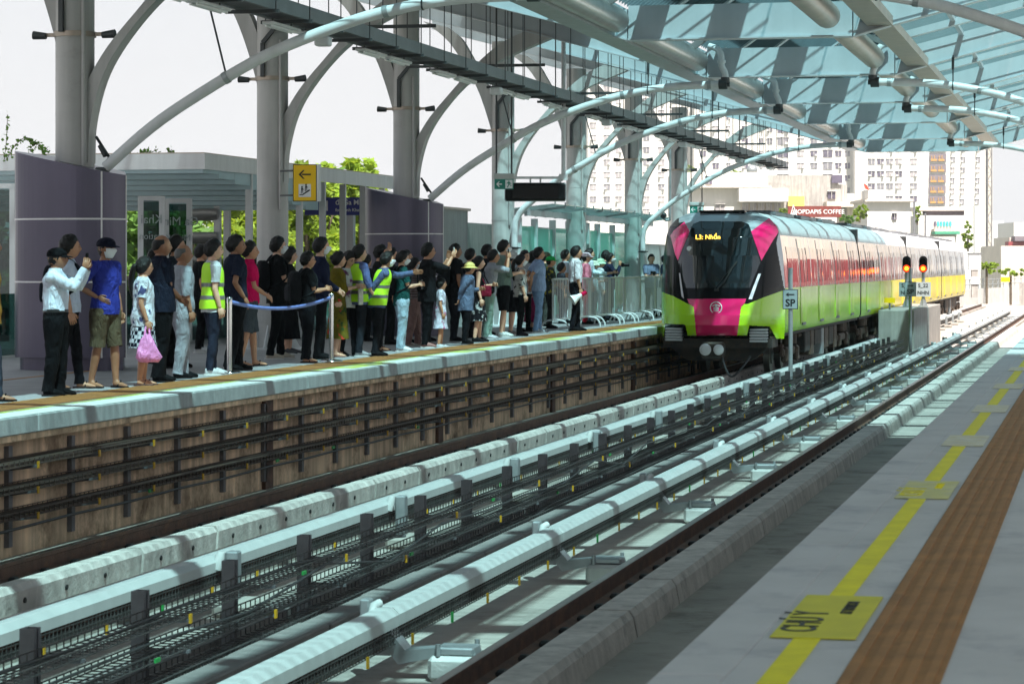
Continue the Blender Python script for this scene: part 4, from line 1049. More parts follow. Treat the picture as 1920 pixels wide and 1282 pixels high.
# yellow way out sign
ps = at(571.5, 343, d=43.2); w, h = .385, .60
t = T('way_sign', 'yellow sign with a left arrow above an escalator pictogram, hung on the second column', 'sign', tuple(ps))
MB().bar(ps-VR*(w/2)+VF*.04, ps+VR*(w/2)+VF*.04, .08, h).build('box', M['ink'], t)
pan = MB().bar(ps-VR*(w/2-.012)-VF*.003, ps+VR*(w/2-.012)-VF*.003, .004, h-.024).build('panel', M['sign_yellow'], t)
MB().bar(ps-VR*.1-VF*.007-Vector((0, 0, .125)), ps+VR*.1-VF*.007-Vector((0, 0, .125)), .003, .21).build('pictogram_field', M['sign_white'], pan)
MB().bar(ps+VR*(w/2+.002), ps+VR*(w/2+.05)+VF*.05, .06, h).build('side', M['white_steel'], t)
def lay(pts, c, lift=.0115):
    """flat black shape on the plate facing the camera"""
    P = [c+VR*x-VF*lift+Vector((0, 0, z)) for x, z in pts]; Q = [p+VF*.002 for p in P]; n = len(P)
    return P+Q, [tuple(range(n)), tuple(range(2*n-1, n-1, -1))]+[(i, (i+1) % n, n+(i+1) % n, n+i) for i in range(n)]
b = MB(); ca = ps+Vector((0, 0, .135))
b.add(*lay([(-.045, .012), (.10, .012), (.10, -.012), (-.045, -.012)], ca)).add(*lay([(-.10, 0), (-.03, .07), (-.002, .07), (-.062, 0), (-.002, -.07), (-.03, -.07)], ca)); b.build('arrow', M['ink'], pan)
b = MB(); cp = ps-Vector((0, 0, .125))
b.add(*lay([(-.085, -.075), (-.03, -.075), (.085, .0), (.085, .015), (.065, .015), (-.04, -.06), (-.085, -.06)], cp))
for dx, dz in ((-.045, 0), (.02, .035)):
    b.add(*lay([(dx-.012, dz+.07), (dx+.012, dz+.07), (dx+.012, dz+.045), (dx-.012, dz+.045)], cp)).add(*lay([(dx-.014, dz+.042), (dx+.014, dz+.042), (dx+.012, dz-.0), (dx-.012, dz-.0)], cp)).add(*lay([(dx-.016, dz), (dx-.004, dz), (dx-.006, dz-.05), (dx-.016, dz-.05)], cp)).add(*lay([(dx+.004, dz), (dx+.014, dz), (dx+.02, dz-.04), (dx+.01, dz-.04)], cp)).add(*lay([(dx+.012, dz+.036), (dx+.034, dz+.012), (dx+.03, dz+.006), (dx+.01, dz+.026)], cp))
b.build('pictogram', M['ink'], pan)
MB().bar(ps-VR*.19+VF*.1+Vector((0, 0, .2)), ps-VR*.42+VF*.3+Vector((0, 0, .2)), .03).bar(ps-VR*.19+VF*.1-Vector((0, 0, .2)), ps-VR*.42+VF*.3-Vector((0, 0, .2)), .03).build('bracket', M['dark_steel'], t)
# blue platform sign
pb = at(634, 387, d=60); w, h = 1.50, .40
t = T('platform_sign', 'dark blue platform sign reading 1 đi Ga Minh Khai behind the shelter posts', 'sign', tuple(pb))
o = MB().bar(pb-VR*(w/2), pb+VR*(w/2), .08, h).build('plate', M['sign_blue'], t)
c = pb-VF*.043
text('1', .32, face(c-VR*.25, VR), M['sign_white'], o, bold=.006); text('đi Ga Minh Khai', .16, face(c-VR*.06+Vector((0, 0, .085)), VR), M['sign_white'], o, align='LEFT', bold=.003)
text('for Minh Khai station', .10, face(c-VR*.06-Vector((0, 0, .085)), VR), M['sign_white'], o, align='LEFT', bold=.002)
MB().bar(c-VR*.69+Vector((0, 0, .1)), c-VR*.57+Vector((0, 0, .1)), .004, .08).build('pictogram', M['sign_white'], o)
MB().bar((pb+VR*.26+VF*.1).to_tuple()[:2]+(0,), (pb+VR*.26+VF*.1), .2, .2).build('post', M['white_steel'], t)
# hanging display and exit signs
pd = at(1004, 360, d=53.0); w, h = 1.20, .345
t = T('display', 'black wide information display hung from the canopy above the crowd', 'display', tuple(pd))
b = MB(); R3 = Matrix((VR, VF, Vector((0, 0, 1)))).transposed()
b.box(pd+VF*.12, (w, .24, h), R3, bev=.03); b.build('case', M['black_plastic'], t)
MB().box(pd+VF*.12+VR*.0, (w+.03, .10, h+.03), R3, bev=.03).build('rim', M['galv'], t)
MB().box(pd-VF*.003-VR*.0, (.92, .012, .26), R3).build('screen', M['screen_black'], t)
b = MB().bar(pd-VR*.62+VF*.1+Vector((0, 0, .285)), pd+VR*.62+VF*.1+Vector((0, 0, .285)), .05)
for s in (-.5, -.1, .1, .5): b.bar(pd+VR*s+VF*.1+Vector((0, 0, .285)), pd+VR*s+VF*.1+Vector((0, 0, .17)), .03)
q = pd+VR*.56+VF*.12; b.tube([q+Vector((0, 0, .28)), (q.x, q.y, RZ(q.x)+.3)], .045, 10); b.box(q+Vector((0, 0, .3)), (.16, .12, .12)); b.build('hanger', M['white_steel'], t)
def exit_sign(u, v, d, label, w, h):
    p = at(u, v, d=d); t = T('exit_sign', label, 'exit sign', tuple(p)); zt = h/2
    o = MB().box(p, (w, .03, h), R3).build('panel', M['sign_green'], t)
    MB().box(p+Vector((0, 0, h/2+.055)), (w+.03, .09, .10), R3, bev=.01).build('housing', M['grp_cover'], t)
    MB().box(p+VR*w*.26-VF*.0165, (w*.38, .002, h*.84), R3).build('pictogram_field', M['sign_white'], o)
    b = MB(); c = p-VR*w*.25; k = h
    b.add(*lay([(-.30*k, 0), (-.05*k, .28*k), (.06*k, .28*k), (-.10*k, .06*k), (.28*k, .06*k), (.28*k, -.06*k), (-.10*k, -.06*k), (.06*k, -.28*k), (-.05*k, -.28*k)], c, .0185)); b.build('arrow', M['sign_white'], o)
    c = p+VR*w*.26; b = MB()
    for P in ([(-.06, .34), (.05, .34), (.05, .22), (-.06, .22)], [(-.12, .2), (.1, .2), (.06, -.04), (-.05, -.04)], [(-.05, -.04), (.04, -.04), (-.12, -.34), (-.2, -.3)], [(-.02, -.04), (.07, -.04), (.2, -.22), (.26, -.16), (.12, -.06)], [(.08, .19), (.24, .04), (.19, 0), (.05, .12)], [(-.1, .2), (-.25, .08), (-.21, .03), (-.06, .12)]):
        b.add(*lay([(x*k, z*k) for x, z in P], c, .0195))
    b.build('pictogram', M['sign_green'], o)
    b = MB()
    for s in (-1, 1):
        q = p+VR*s*w*.4+Vector((0, 0, h/2+.1)); b.tube([q, (q.x, q.y, RZ(q.x)+.3)], .018, 8)
    b.build('rod', M['dark_steel'], t)
exit_sign(945, 345.5, 50.5, 'green exit sign with a left arrow hung beside the black display', .36, .19)
exit_sign(1306, 393, 82, 'small green exit sign with a left arrow hung above the train roof', .42, .24)
# grey block walls and glass screens at the far end
mat('grey_block', (.33, .335, .33), .8, var=.1, scale=2, streak=.12)
def wall(u0, u1, X, ztop, label, m, dx=.25):
    p, q = at(u0, 496, X=X), at(u1, 496, X=X)
    o = MB().span((X-dx, p.y, 0), (X, q.y, ztop)).build('wall', M[m], loc=(X, p.y, 0)); return tag(o, label, 'wall')
yb_ = 57.0
t = T('block_wall', 'grey panelled block wall between the purple wall and the glass screens', 'wall', (-14.6, 57, 0))
MB().span((-14.9, 54, 0), (-14.2, 59.4, 2.62)).build('panel', M['grey_block'], t); MB().span((-14.95, 53.9, 2.621), (-14.15, 59.5, 2.68)).build('coping', M['gutter_tan'], t)
MB().box((-14.19, 57.6, 1.2), (.02, .9, .5)).build('notice', M['sign_blue'], t)
X = -13.95
GU = [972, 1002, 1036, 1066, 1100, 1120, 1148, 1176]
t = T('glass_wall', 'row of green tinted glass screens with white posts behind the barriers', 'glass wall', (X, 64, 0))
ys = [at(u, 496, X=X).y for u in GU]
for i, y in enumerate(ys):
    MB().span((X-.08, y-.05, 0), (X+.08, y+.05, 2.55)).build('post', M['white_steel'], t)
    if i+1 < len(ys): MB().span((X-.01, y+.052, .1), (X+.01, ys[i+1]-.052, 2.35-.04*(i % 2))).build('pane', M['screen_glass'], t)
MB().span((X-2.5, ys[0], 0), (X-2.3, ys[-1]+1, 2.5)).build('back_wall', M['concrete_light'], t)
t = T('glass_awning', 'narrow glazed awning on steel brackets above the green glass screens', 'awning', (X, 64, 2.8))
MB().prism([(X-.35, 2.72), (X+1.0, 2.86), (X+1.0, 2.872), (X-.35, 2.732)], 'xz', ys[0]-.6, ys[-1]+2.4).build('glass', M['clear_glass'], t)
b = MB().span((X+.35, ys[0]-.6, 2.58), (X+.43, ys[-1]+2.2, 2.74)); b.build('beam', M['galv'], t)
y = ys[0]-.4
while y < ys[-1]+2.2:
    MB().prism([(X-.3, 2.62), (X+1.0, 2.79), (X+1.02, 2.85), (X-.3, 2.71)], 'xz', y-.03, y+.03).tube([(X+1.0, y, 2.8), (X+1.0, y, 2.93)], .02, 6).build('bracket', M['galv'], t); y += 1.25
wall(1179, 1262, -14.0, 2.05, 'pale rendered end wall of the platform beyond the glass screens', 'concrete_light')
# cctv camera
pc = at(1244, 404, d=80); t = T('cctv_camera', 'small dome camera on a bent pole above the train', 'camera', tuple(pc))
MB().ball(pc, .1, 14, 8).build('dome', M['dark_steel'], t)
MB().tube([tuple(v) for v in catm([pc+Vector((0, 0, .05)), pc+VR*.03-Vector((0, 0, .12)), pc+VR*.15-Vector((0, 0, .13)), pc+VR*.2+Vector((0, 0, .1)), pc+VR*.2+Vector((0, 0, 2.2))], 4)], .035, 8).build('pole', M['galv'], t)
# ---------------------------------------------------------------- vegetation
mat('leaf', (.17, .26, .025), .6, var=.75, scale=1.2, spec=.3); mat('leaf_dark', (.08, .17, .03), .6, var=.5, scale=1.2, spec=.3); mat('bark', (.10, .075, .05), .9, var=.3)
for nme in ('leaf', 'leaf_dark'):
    n = M[nme].node_tree.nodes; l = M[nme].node_tree.links; bs = n['Principled BSDF']; tl = n.new('ShaderNodeBsdfTranslucent'); ms = n.new('ShaderNodeMixShader'); ms.inputs[0].default_value = .35
    tl.inputs[0].default_value = (.42, .52, .04, 1) if nme == 'leaf' else (.2, .34, .05, 1)
    l.new(bs.outputs[0], ms.inputs[1]); l.new(tl.outputs[0], ms.inputs[2]); l.new(ms.outputs[0], n['Material Output'].inputs[0])
def crown(r_, c, R, n, size, blobs):
    """leaf faces gathered in clumps through an uneven volume"""
    V, F = [], []
    for _ in range(blobs):
        while True:
            d = Vector((r_.uniform(-1, 1), r_.uniform(-1, 1), r_.uniform(-1, 1)))
            if d.length < 1: break
        bc = c+Vector((d.x*R[0], d.y*R[1], d.z*R[2])); br = r_.uniform(.16, .34)*min(R)
        for _ in range(n//blobs):
            e = Vector((r_.gauss(0, 1), r_.gauss(0, 1), r_.gauss(0, 1))).normalized()*br*r_.random()**.4
            p = bc+e; s = size*r_.uniform(.6, 1.3)
            a = Vector((r_.gauss(0, 1), r_.gauss(0, 1), r_.gauss(0, .6))).normalized(); q = a.cross(Vector((r_.gauss(0, 1), r_.gauss(0, 1), r_.gauss(0, 1)))).normalized()
            k = len(V); V += [p-a*s, p+q*s*.45, p+a*s, p-q*s*.45]; F.append((k, k+1, k+2, k+3))
    return V, F
def tree(u, v, d, R, label, m='leaf', n=5000, size=.16, blobs=60, zb=-12):
    c = at(u, v, d=d); r_ = random.Random(int(u*7+v)); t = T('tree', label, 'tree', (c.x, c.y, zb), group='trees beyond the platform')
    b = MB(); b.tube([(c.x, c.y, zb), (c.x+.1, c.y, (zb+c.z)/2), (c.x, c.y, c.z)], [.3, .22, .1], 8)
    for k in range(5):
        a = k*1.3; b.tube([(c.x, c.y, c.z-R[2]*.8), (c.x+cos(a)*R[0]*.4, c.y+sin(a)*R[1]*.4, c.z-R[2]*.2), (c.x+cos(a)*R[0]*.7, c.y+sin(a)*R[1]*.7, c.z+R[2]*.3)], [.12, .07, .03], 6)
    b.build('trunk', M['bark'], t); q = MB(); q.add(*crown(r_, c, R, n, size, blobs)); q.build('crown', M[m], t)
tree(432, 500, 76, (1.0, 2, 1.2), 'low yellow green tree seen between the louvres and the shelter post', n=4500)
tree(480, 455, 84, (1.0, 2.5, 2.1), 'bright yellow green tree left of the second column', n=9500, size=.19, blobs=90)
tree(395, 470, 90, (1.8, 2, 1.6), 'leafy tree glimpsed behind the curved louvres', n=5000, size=.18)
tree(575, 440, 88, (1.3, 2.5, 2.3), 'mixed green tree just left of the blue platform sign', 'leaf', n=9500, size=.19, blobs=90)
tree(625, 420, 96, (1.4, 2.5, 2.1), 'dense darker green tree behind the blue platform sign', 'leaf_dark', n=9500, size=.19, blobs=90)
tree(675, 440, 92, (1.3, 2.5, 2.4), 'green tree right of the blue platform sign', 'leaf', n=9500, size=.19, blobs=90)
tree(290, 500, 72, (1.6, 2, 2.0), 'dark green tree seen through the glazed screens', 'leaf_dark', n=5000, size=.18)
tree(5, 470, 70, (1.0, 2, 2.0), 'dark green tree seen through the glazing at the far left edge', 'leaf_dark', n=5000, size=.18)
def creeper(stems, d, label, nm='creeper'):
    r_ = random.Random(len(stems)*31+int(stems[0][0][0])); q0 = at(*stems[0][0], d=d); t = T(nm, label, 'plant', tuple(q0))
    b = MB(); L = MB()
    for S in stems:
        P = catm([at(u, v, d=d) for u, v in S], 6); b.tube([tuple(p) for p in P], .006, 5)
        for i, p in enumerate(P):
            for _ in range(2):
                s = r_.uniform(.018, .042); a = Vector((r_.gauss(0, 1), r_.gauss(0, 1), r_.gauss(0, 1))).normalized(); q = a.cross(Vector((r_.gauss(0, 1), r_.gauss(0, 1), r_.gauss(0, 1)))).normalized(); c = p+Vector((r_.gauss(0, .03), r_.gauss(0, .03), r_.gauss(0, .03)))
                L.add([c-a*s, c+q*s*.9, c+a*s*1.1, c-q*s*.9], [(0, 1, 2, 3)])
    b.build('stem', M['bark'], t); L.build('foliage', M['leaf_dark'], t)
creeper([[(8, 300), (12, 262), (14, 215)], [(12, 300), (25, 278), (40, 262), (52, 258)], [(52, 262), (62, 268), (72, 272), (80, 280)], [(56, 285), (60, 275), (68, 270)], [(82, 292), (86, 284), (90, 280)]], 46, 'leafy creeper sprouting above the shelter roof left of the first column')
creeper([[(262, 288), (270, 284), (282, 286), (296, 280)], [(236, 275), (242, 284)], [(318, 287), (322, 280)]], 46, 'sparse creeper on the shelter roof beside the curved drain pipe')
# ---------------------------------------------------------------- the city behind
mat('facade_white', (.62, .59, .555), .8, var=.05, scale=.15, streak=.06); mat('facade_cream', (.60, .53, .45), .8, var=.06, scale=.2, streak=.12)
mat('facade_grey', (.42, .39, .36), .85, var=.16, scale=.5, streak=.3, dirt=(.25, .22, .2), dirt_pos=.6); mat('facade_beige', (.62, .55, .48), .85, var=.1, scale=.3, streak=.2)
mat('pane_a', (.20, .19, .21), .25, var=.4, scale=.4); mat('pane_b', (.34, .31, .32), .3, var=.4, scale=.4); mat('pane_c', (.10, .085, .12), .2, var=.4, scale=.4)
mat('orange_rail', (.45, .23, .05), .6); mat('stair_dark', (.16, .13, .15), .7); mat('roof_red', (.24, .035, .04), .7, var=.2, scale=1.2); mat('awning_green', (.06, .30, .18), .7); mat('teal_shutter', (.05, .38, .38), .6)
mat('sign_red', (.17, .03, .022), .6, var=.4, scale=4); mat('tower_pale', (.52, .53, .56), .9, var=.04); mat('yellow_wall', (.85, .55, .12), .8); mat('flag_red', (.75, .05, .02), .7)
R3 = Matrix((VR, VF, Vector((0, 0, 1)))).transposed()
def facade(t, u0, u1, v0, v1, d, th, m, name, z0=None):
    """block whose camera side spans the photo rectangle at depth d; v1=None reaches the ground"""
    p, q = at(u0, v0, d=d), at(u1, v0, d=d); zb = z0 if z0 is not None else (-12 if v1 is None else at(u0, v1, d=d).z)
    c = (p+q)/2+VF*th/2; c.z = (p.z+zb)/2
    return MB().box(c, ((q-p).length, th, p.z-zb), R3).build(name, M[m], t)
def B(name, label, cat, u0, u1, v0, d, th, m, group=None, vb=None):
    p = at((u0+u1)/2, 496, d=d); t = T(name, label, cat, (p.x, p.y, -12), group=group); facade(t, u0, u1, v0, None, d, th, m, 'wall'); return t
def win(t, u, v, w, h, d, m, ac=0, frame=True):
    b = MB(); s = d/FPX; c = at(u, v, d=d-.02)
    b.box(c, (w*s, .25, h*s), R3)
    o = b.build('window', M[m], t)
    if frame:
        f = MB(); f.box(c-VF*.18, (.05*s*14, .12, h*s), R3); f.box(c-VF*.15+Vector((0, 0, h*s*.53)), (w*s*1.15, .35, .8*s), R3)
        if ac: f.box(c-VF*.5+VR*(w*s*.32*ac)-Vector((0, 0, h*s*.28)), (w*s*.34, .8, h*s*.3), R3)
        f.build('frame', M['facade_white'], o)
rr = random.Random(3)
d = 800
t = B('apartment_block', 'white apartment block with grey windows seen between the canopy columns', 'building', 1102, 1300, 150, d, 20, 'facade_white')
for u in (1112, 1138, 1160, 1198, 1212, 1240, 1262, 1284):
    for k in range(11): win(t, u, 166+k*23.1, 11, 10.5, d, rr.choice(['pane_a', 'pane_b', 'pane_b']), rr.choice([0, 0, -1, 1]))
t = B('apartment_block', 'white apartment block with balconies and laundry above the train roof', 'building', 1301, 1602, 172, d-6, 20, 'facade_white')
for u, w in ((1318, 11), (1342, 11), (1366, 7), (1397, 11), (1427, 6), (1443, 11), (1468, 20), (1501, 12), (1526, 12), (1552, 17), (1572, 11), (1589, 9)):
    for k in range(8): win(t, u, 196+k*23.0, w, 10.5 if w < 15 else 14, d-6, rr.choice(['pane_a', 'pane_b', 'pane_c'] if w < 15 else ['pane_a', 'pane_c']), rr.choice([0, 0, -1, 1]))
t = B('apartment_block', 'white apartment block with orange stair landings at the right', 'building', 1603, 1848, 178, d-12, 20, 'facade_white')
for u in (1634, 1651, 1668, 1685, 1713):
    for k in range(5): win(t, u, 303+(k-1)*23.2, 12, 10.5, d-12, rr.choice(['pane_a', 'pane_b', 'pane_c']), rr.choice([0, -1, 1]))
for u in (1787, 1806, 1834):
    for k in range(7): win(t, u+(k*-.5), 280+k*19.7, 8, 10, d-12, rr.choice(['pane_b', 'pane_a']), -1)
s = (d-12)/FPX
for k in range(7):
    v = 284+k*19.8-8; c = at(1759-k*.4, v, d=d-12.3); o = MB().box(c, (31*s, .6, 14*s), R3).build('stair_landing', M['stair_dark'], t)
    b = MB()
    for e in (-8, 6): b.box(c-VF*.5+VR*e*s-Vector((0, 0, 4.5*s)), (11*s, .2, 4*s), R3).box(c-VF*.5+VR*(e+1)*s+Vector((0, 0, 1*s)), (1.2*s, .2, 6*s), R3).box(c-VF*.5+VR*(e-4)*s+Vector((0, 0, 1*s)), (1.2*s, .2, 6*s), R3)
    b.build('railing', M['orange_rail'], o)
MB().box(at(1857, 300, d=d-12)+VF*8, (8*s, 16, 330*s), R3).build('stair_tower', M['facade_cream'], t)
# low buildings in front of the blocks
d = 260
t = B('low_building', 'white flat roofed building with a window band just above the train nose', 'building', 1268, 1440, 323, d, 14, 'facade_white')
facade(t, 1262, 1446, 349, 352, d-1, 1.2, 'facade_beige', 'ledge'); facade(t, 1386, 1478, 353, 378, d-2.5, 3, 'facade_white', 'canopy'); facade(t, 1390, 1470, 378, None, d-.6, 4, 'facade_cream', 'wall')
for k in range(5): win(t, 1397+k*15, 391, 12, 20, d-.6, 'pane_b', 0)
win(t, 1329, 338, 12, 15, d, 'pane_c'); win(t, 1350, 390, 17, 14, d, 'pane_b'); win(t, 1312, 388, 15, 12, d, 'pane_b')
d = 300
t = B('concrete_building', 'grey stained concrete building with a stepped parapet behind the coffee sign', 'building', 1434, 1572, 329, d, 12, 'facade_grey')
facade(t, 1572, 1588, 346, None, d, 12, 'facade_grey', 'wall'); facade(t, 1588, 1602, 363, None, d, 11, 'facade_beige', 'wall'); facade(t, 1550, 1620, 378, 388, d-3, 3, 'facade_beige', 'balcony'); facade(t, 1602, 1628, 372, None, d+1, 9, 'facade_beige', 'wall')
win(t, 1559, 366, 14, 14, d, 'pane_c', 0); win(t, 1569, 336, 20, 15, d-.2, 'pane_c', 0, False); facade(t, 1478, 1508, 368, 390, d-.6, .6, 'yellow_wall', 'doorway')
for u in (1540, 1628): pass
b = MB(); c = at(1410, 319, d=d); b.ball(c, (1.05*.6, .6, .62), 18, 12, None, R3).box(c-Vector((0, 0, .62)), (.8, .6, .25), R3)
tag(b.build('water_tank', M['galv'], loc=tuple(c)), 'shiny steel water tank on the roof above the train nose', 'water tank')
d = 235
c = at(1527, 397, d=d); s = d/FPX; t = T('shop_sign', 'red lattice shop sign with white hand drawn letters behind the train', 'sign', tuple(c))
o = MB().box(c, (100*s, .3, 21*s), R3).build('board', M['sign_red'], t)
text('HOPDAPIS COFFEE', .54, face(c-VF*.17+VR*.35-Vector((0, 0, .02)), VR), M['sign_white'], o, bold=.002)
b = MB(); P = [c-VR*46*s-VF*.25+Vector((0, 0, -.5)), c-VR*40*s-VF*.25+Vector((0, 0, .55)), c-VR*33*s-VF*.25+Vector((0, 0, -.5))]; b.tube(P, .06, 6).ball(c-VR*39*s-VF*.25-Vector((0, 0, .3)), .22, 10, 8); b.build('motif', M['sign_white'], o)
b = MB()
for e in (-45, 0, 45): b.box(c+VR*e*s+VF*.3-Vector((0, 0, 6.5)), (.2, .2, 14), R3)
b.build('post', M['facade_beige'], t)
t = B('cafe_building', 'low white cafe building under the red shop sign', 'building', 1500, 1572, 406, 240, 6, 'facade_white'); win(t, 1550, 416, 18, 9, 240, 'pane_b', 0)
def bush(u, v, d, R, label, m='leaf', n=900, size=.16, zb=-12, grp=None, blobs=22):
    c = at(u, v, d=d); r_ = random.Random(int(u+v)); t = T('bush', label, 'plant', (c.x, c.y, zb), group=grp)
    zb = c.z-R[2]*1.05 if zb == -12 else zb
    MB().tube([(c.x, c.y, zb), (c.x, c.y, c.z)], .1, 6).build('stem', M['bark'], t); q = MB(); q.add(*crown(r_, c, R, n, size, blobs)); q.build('crown', M[m], t)
bush(1612, 400, 238, (.8, .6, .8), 'balcony greenery right of the red shop sign'); bush(1588, 412, 236, (.7, .5, .35), 'low potted greenery below the red shop sign', 'leaf_dark')
bush(1468, 398, 256, (.4, .4, .4), 'small plant in the window band above the train nose', 'leaf', 300); bush(1382, 325, 296, (.8, .5, .35), 'roof garden greenery above the white flat roof', 'leaf', 500); bush(1292, 316, 790, (1.6, 1, 1.9), 'yellow green tree on a high terrace behind the last column', 'leaf', 700, .4)
bush(1720, 402, 262, (.35, .4, 1.0), 'thin greenery between two white houses behind the signals', 'leaf', 400); bush(1815, 440, 250, (.55, .5, 1.5), 'climbing greenery beside the tall grey mast', 'leaf', 900); bush(1850, 498, 190, (.8, .6, .25), 'clipped bush at the foot of the lattice mast', 'leaf', 500, zb=-1.4)
bush(1895, 510, 185, (1.8, .6, .22), 'strip of grass and weeds above the dark wall at the right edge', 'leaf', 800, zb=-1.4)
t = B('white_house', 'plain white house with one tiny window behind the second car', 'building', 1626, 1707, 377, 250, 10, 'facade_white'); win(t, 1677, 406, 8, 12, 250, 'pane_c', 0); facade(t, 1622, 1712, 373, 378, 249.5, 11, 'facade_beige', 'parapet'); facade(t, 1628, 1660, 356, 374, 253, 5, 'facade_white', 'roof_room')
b = MB(); c = at(1620, 352, d=249); b.tube([c-Vector((0, 0, 1.6)), c+Vector((0, 0, .45))], .03, 6); t = T('flag', 'small red flag on a pole on the white house roof', 'flag', tuple(c)); b.build('pole', M['galv_dark'], t)
q = MB(); q.add([c+Vector((0, 0, .4)), c+VR*.3+Vector((0, 0, .2)), c+VR*.5+Vector((0, 0, -.25)), c+VR*.1+Vector((0, 0, -.1)), c+VF*.03+Vector((0, 0, .4)), c+VF*.03+VR*.3+Vector((0, 0, .2)), c+VF*.03+VR*.5+Vector((0, 0, -.25)), c+VF*.03+VR*.1+Vector((0, 0, -.1))], [(0, 1, 2, 3), (7, 6, 5, 4), (0, 4, 5, 1), (1, 5, 6, 2), (2, 6, 7, 3), (3, 7, 4, 0)]).build('cloth', M['flag_red'], t)
t = B('white_house', 'white house with a row of teal shutters and a green awning behind the rear cars', 'building', 1722, 1808, 404, 270, 9, 'facade_white')
for k in range(6): win(t, 1753+k*5.8, 420, 4, 9, 270, 'teal_shutter' if k else 'pane_c', 0, False)
facade(t, 1752, 1801, 429, 434, 268, 2, 'facade_beige', 'awning_roof'); facade(t, 1753, 1800, 434, 439, 267.9, 2, 'awning_green', 'awning'); facade(t, 1738, 1808, 394, 404, 276, 3, 'stair_dark', 'veranda'); facade(t, 1718, 1812, 388, 395, 275, 6, 'facade_beige', 'veranda_roof')
t = B('white_house', 'white wall block at the end of the train roofs', 'building', 1725, 1790, 444, 200, 6, 'facade_white')
def mast(u, v0, v1, d, w, label, m, lattice=False):
    a, b_ = at(u, v0, d=d), at(u, v1, d=d); o = MB()
    if not lattice: o.box((a+b_)/2, (w, w, a.z-b_.z), R3)
    else:
        for sx_ in (-1, 1):
            for sy in (-1, 1): o.box((a+b_)/2+VR*sx_*w/2+VF*sy*w/2, (.09, .09, a.z-b_.z), R3)
        n = 26
        for k in range(n):
            z0, z1 = b_.z+(a.z-b_.z)*k/n, b_.z+(a.z-b_.z)*(k+1)/n; c = Vector((a.x, a.y, 0)); e = 1 if k % 2 else -1
            for sy in (-1, 1): o.bar(c+VR*e*w/2+VF*sy*w/2+Vector((0, 0, z0)), c-VR*e*w/2+VF*sy*w/2+Vector((0, 0, z1)), .06).bar(c+VR*w/2+VF*sy*w/2+Vector((0, 0, z1)), c-VR*w/2+VF*sy*w/2+Vector((0, 0, z1)), .06)
    o = o.build('mast', M[m], loc=tuple(b_)); return tag(o, label, 'mast')
mast(1831, 386, 700, 215, .42, 'tall plain grey mast beyond the rear of the train', 'grp_cover'); mast(1855, 272, 720, 420, .7, 'dark steel lattice mast at the right of the apartment block', 'galv_dark', True)
mast(1714, 378, 640, 205, .14, 'thin dark pole between the two white houses', 'galv_dark'); mast(1735, 400, 640, 206, .12, 'thin dark pole in front of the house with teal shutters', 'galv_dark')
c = at(1827, 491, d=150); t = T('equipment_cabinet', 'white equipment cabinet on a post beyond the rear of the train', 'cabinet', tuple(c)); MB().box(c, (.68, .4, .9), R3, bev=.02).build('box', M['sign_white'], t); MB().box(c+Vector((0, 0, .47)), (.72, .5, .06), R3).build('cap', M['galv_dark'], t); MB().box(c-Vector((0, 0, 1.2)), (.34, .3, 1.6), R3).build('post', M['facade_grey'], t); MB().box(c-Vector((0, 0, 1.05))-VF*.16, (.44, .12, .38), R3).build('meter_box', M['sign_white'], t)
t = B('tower_block', 'faint pale tower block in the distance at the right', 'building', 1861, 1882, 414, 2200, 40, 'tower_pale')
for k in range(5):
    for j in range(6): win(t, 1864+k*4, 422+j*11, 2.2, 6, 2200, 'tower_pale', 0, False)
t = B('tower_block', 'fainter twin tower block just right of the first distant tower', 'building', 1883, 1903, 419, 2400, 40, 'tower_pale')
t = B('white_house', 'white block cut by the right edge of the picture', 'building', 1901, 1990, 417, 600, 20, 'facade_white')
t = B('house', 'beige house with a red roof at the right edge', 'building', 1893, 1990, 445, 420, 14, 'facade_beige'); facade(t, 1891, 1992, 453, 461, 418, 3, 'roof_red', 'roof'); facade(t, 1903, 1990, 443, 452, 417, 3, 'stair_dark', 'dormer')
t = B('house', 'beige windowless wall building at the right edge above the viaduct', 'building', 1877, 1990, 461, 330, 14, 'facade_beige')
t = B('house', 'small white house left of the beige building beyond the viaduct', 'building', 1858, 1874, 464, 360, 8, 'facade_white')
# roof clutter, a few more blocks to close the skyline
t = B('tower_block', 'pale residential tower behind the columns, mostly hidden by the canopy', 'building', 1010, 1100, 190, 1500, 30, 'facade_white') if False else None
# viaduct beyond the platforms
b = MB()
P = catm([(-11.2, 120, 0), (-11.2, 150, 0), (-10.2, 175, 0), (-6.5, 205, 0), (2, 240, 0), (16, 275, 0)], 8)
for p, q in zip(P, P[1:]):
    b.bar((p.x, p.y, -.85), (q.x, q.y, -.85), .16, 1.1)
o = b.build('parapet', M['concrete_light']); tag(o, 'concrete viaduct parapet curving right beyond the rear of the train', 'parapet')
t = T('noise_barrier', 'ribbed steel railing on the viaduct parapet beyond the train', 'railing', (-11.2, 150, -.3))
b = MB()
for z in (.0, .35): 
    for p, q in zip(P, P[1:]): b.bar((p.x, p.y, z), (q.x, q.y, z), .06, .05)
b.build('rail', M['galv'], t)
for i in range(len(P)*2-2):
    p = P[i//2].lerp(P[min(i//2+1, len(P)-1)], (i % 2)*.5); MB().box((p.x, p.y, .02), (.08, .1, .78)).build('post', M['galv'], t)
V = []; F = []
for i, p in enumerate(P):
    n_ = Vector((1, 0, 0)); V += [(p.x, p.y, -1.40), (p.x+11.5, p.y, -1.40)]
    if i: F.append((2*i-2, 2*i, 2*i+1, 2*i-1))
structure(MB().add(V, F).build('track_bed', M['slab']))
o = MB().span((-5.6, 186, -2), (6, 186.4, .1)).build('dark_wall', M['facade_grey'], loc=(0, 186, 0)); tag(o, 'dark grey trackside wall at the right edge beyond the platforms', 'wall')
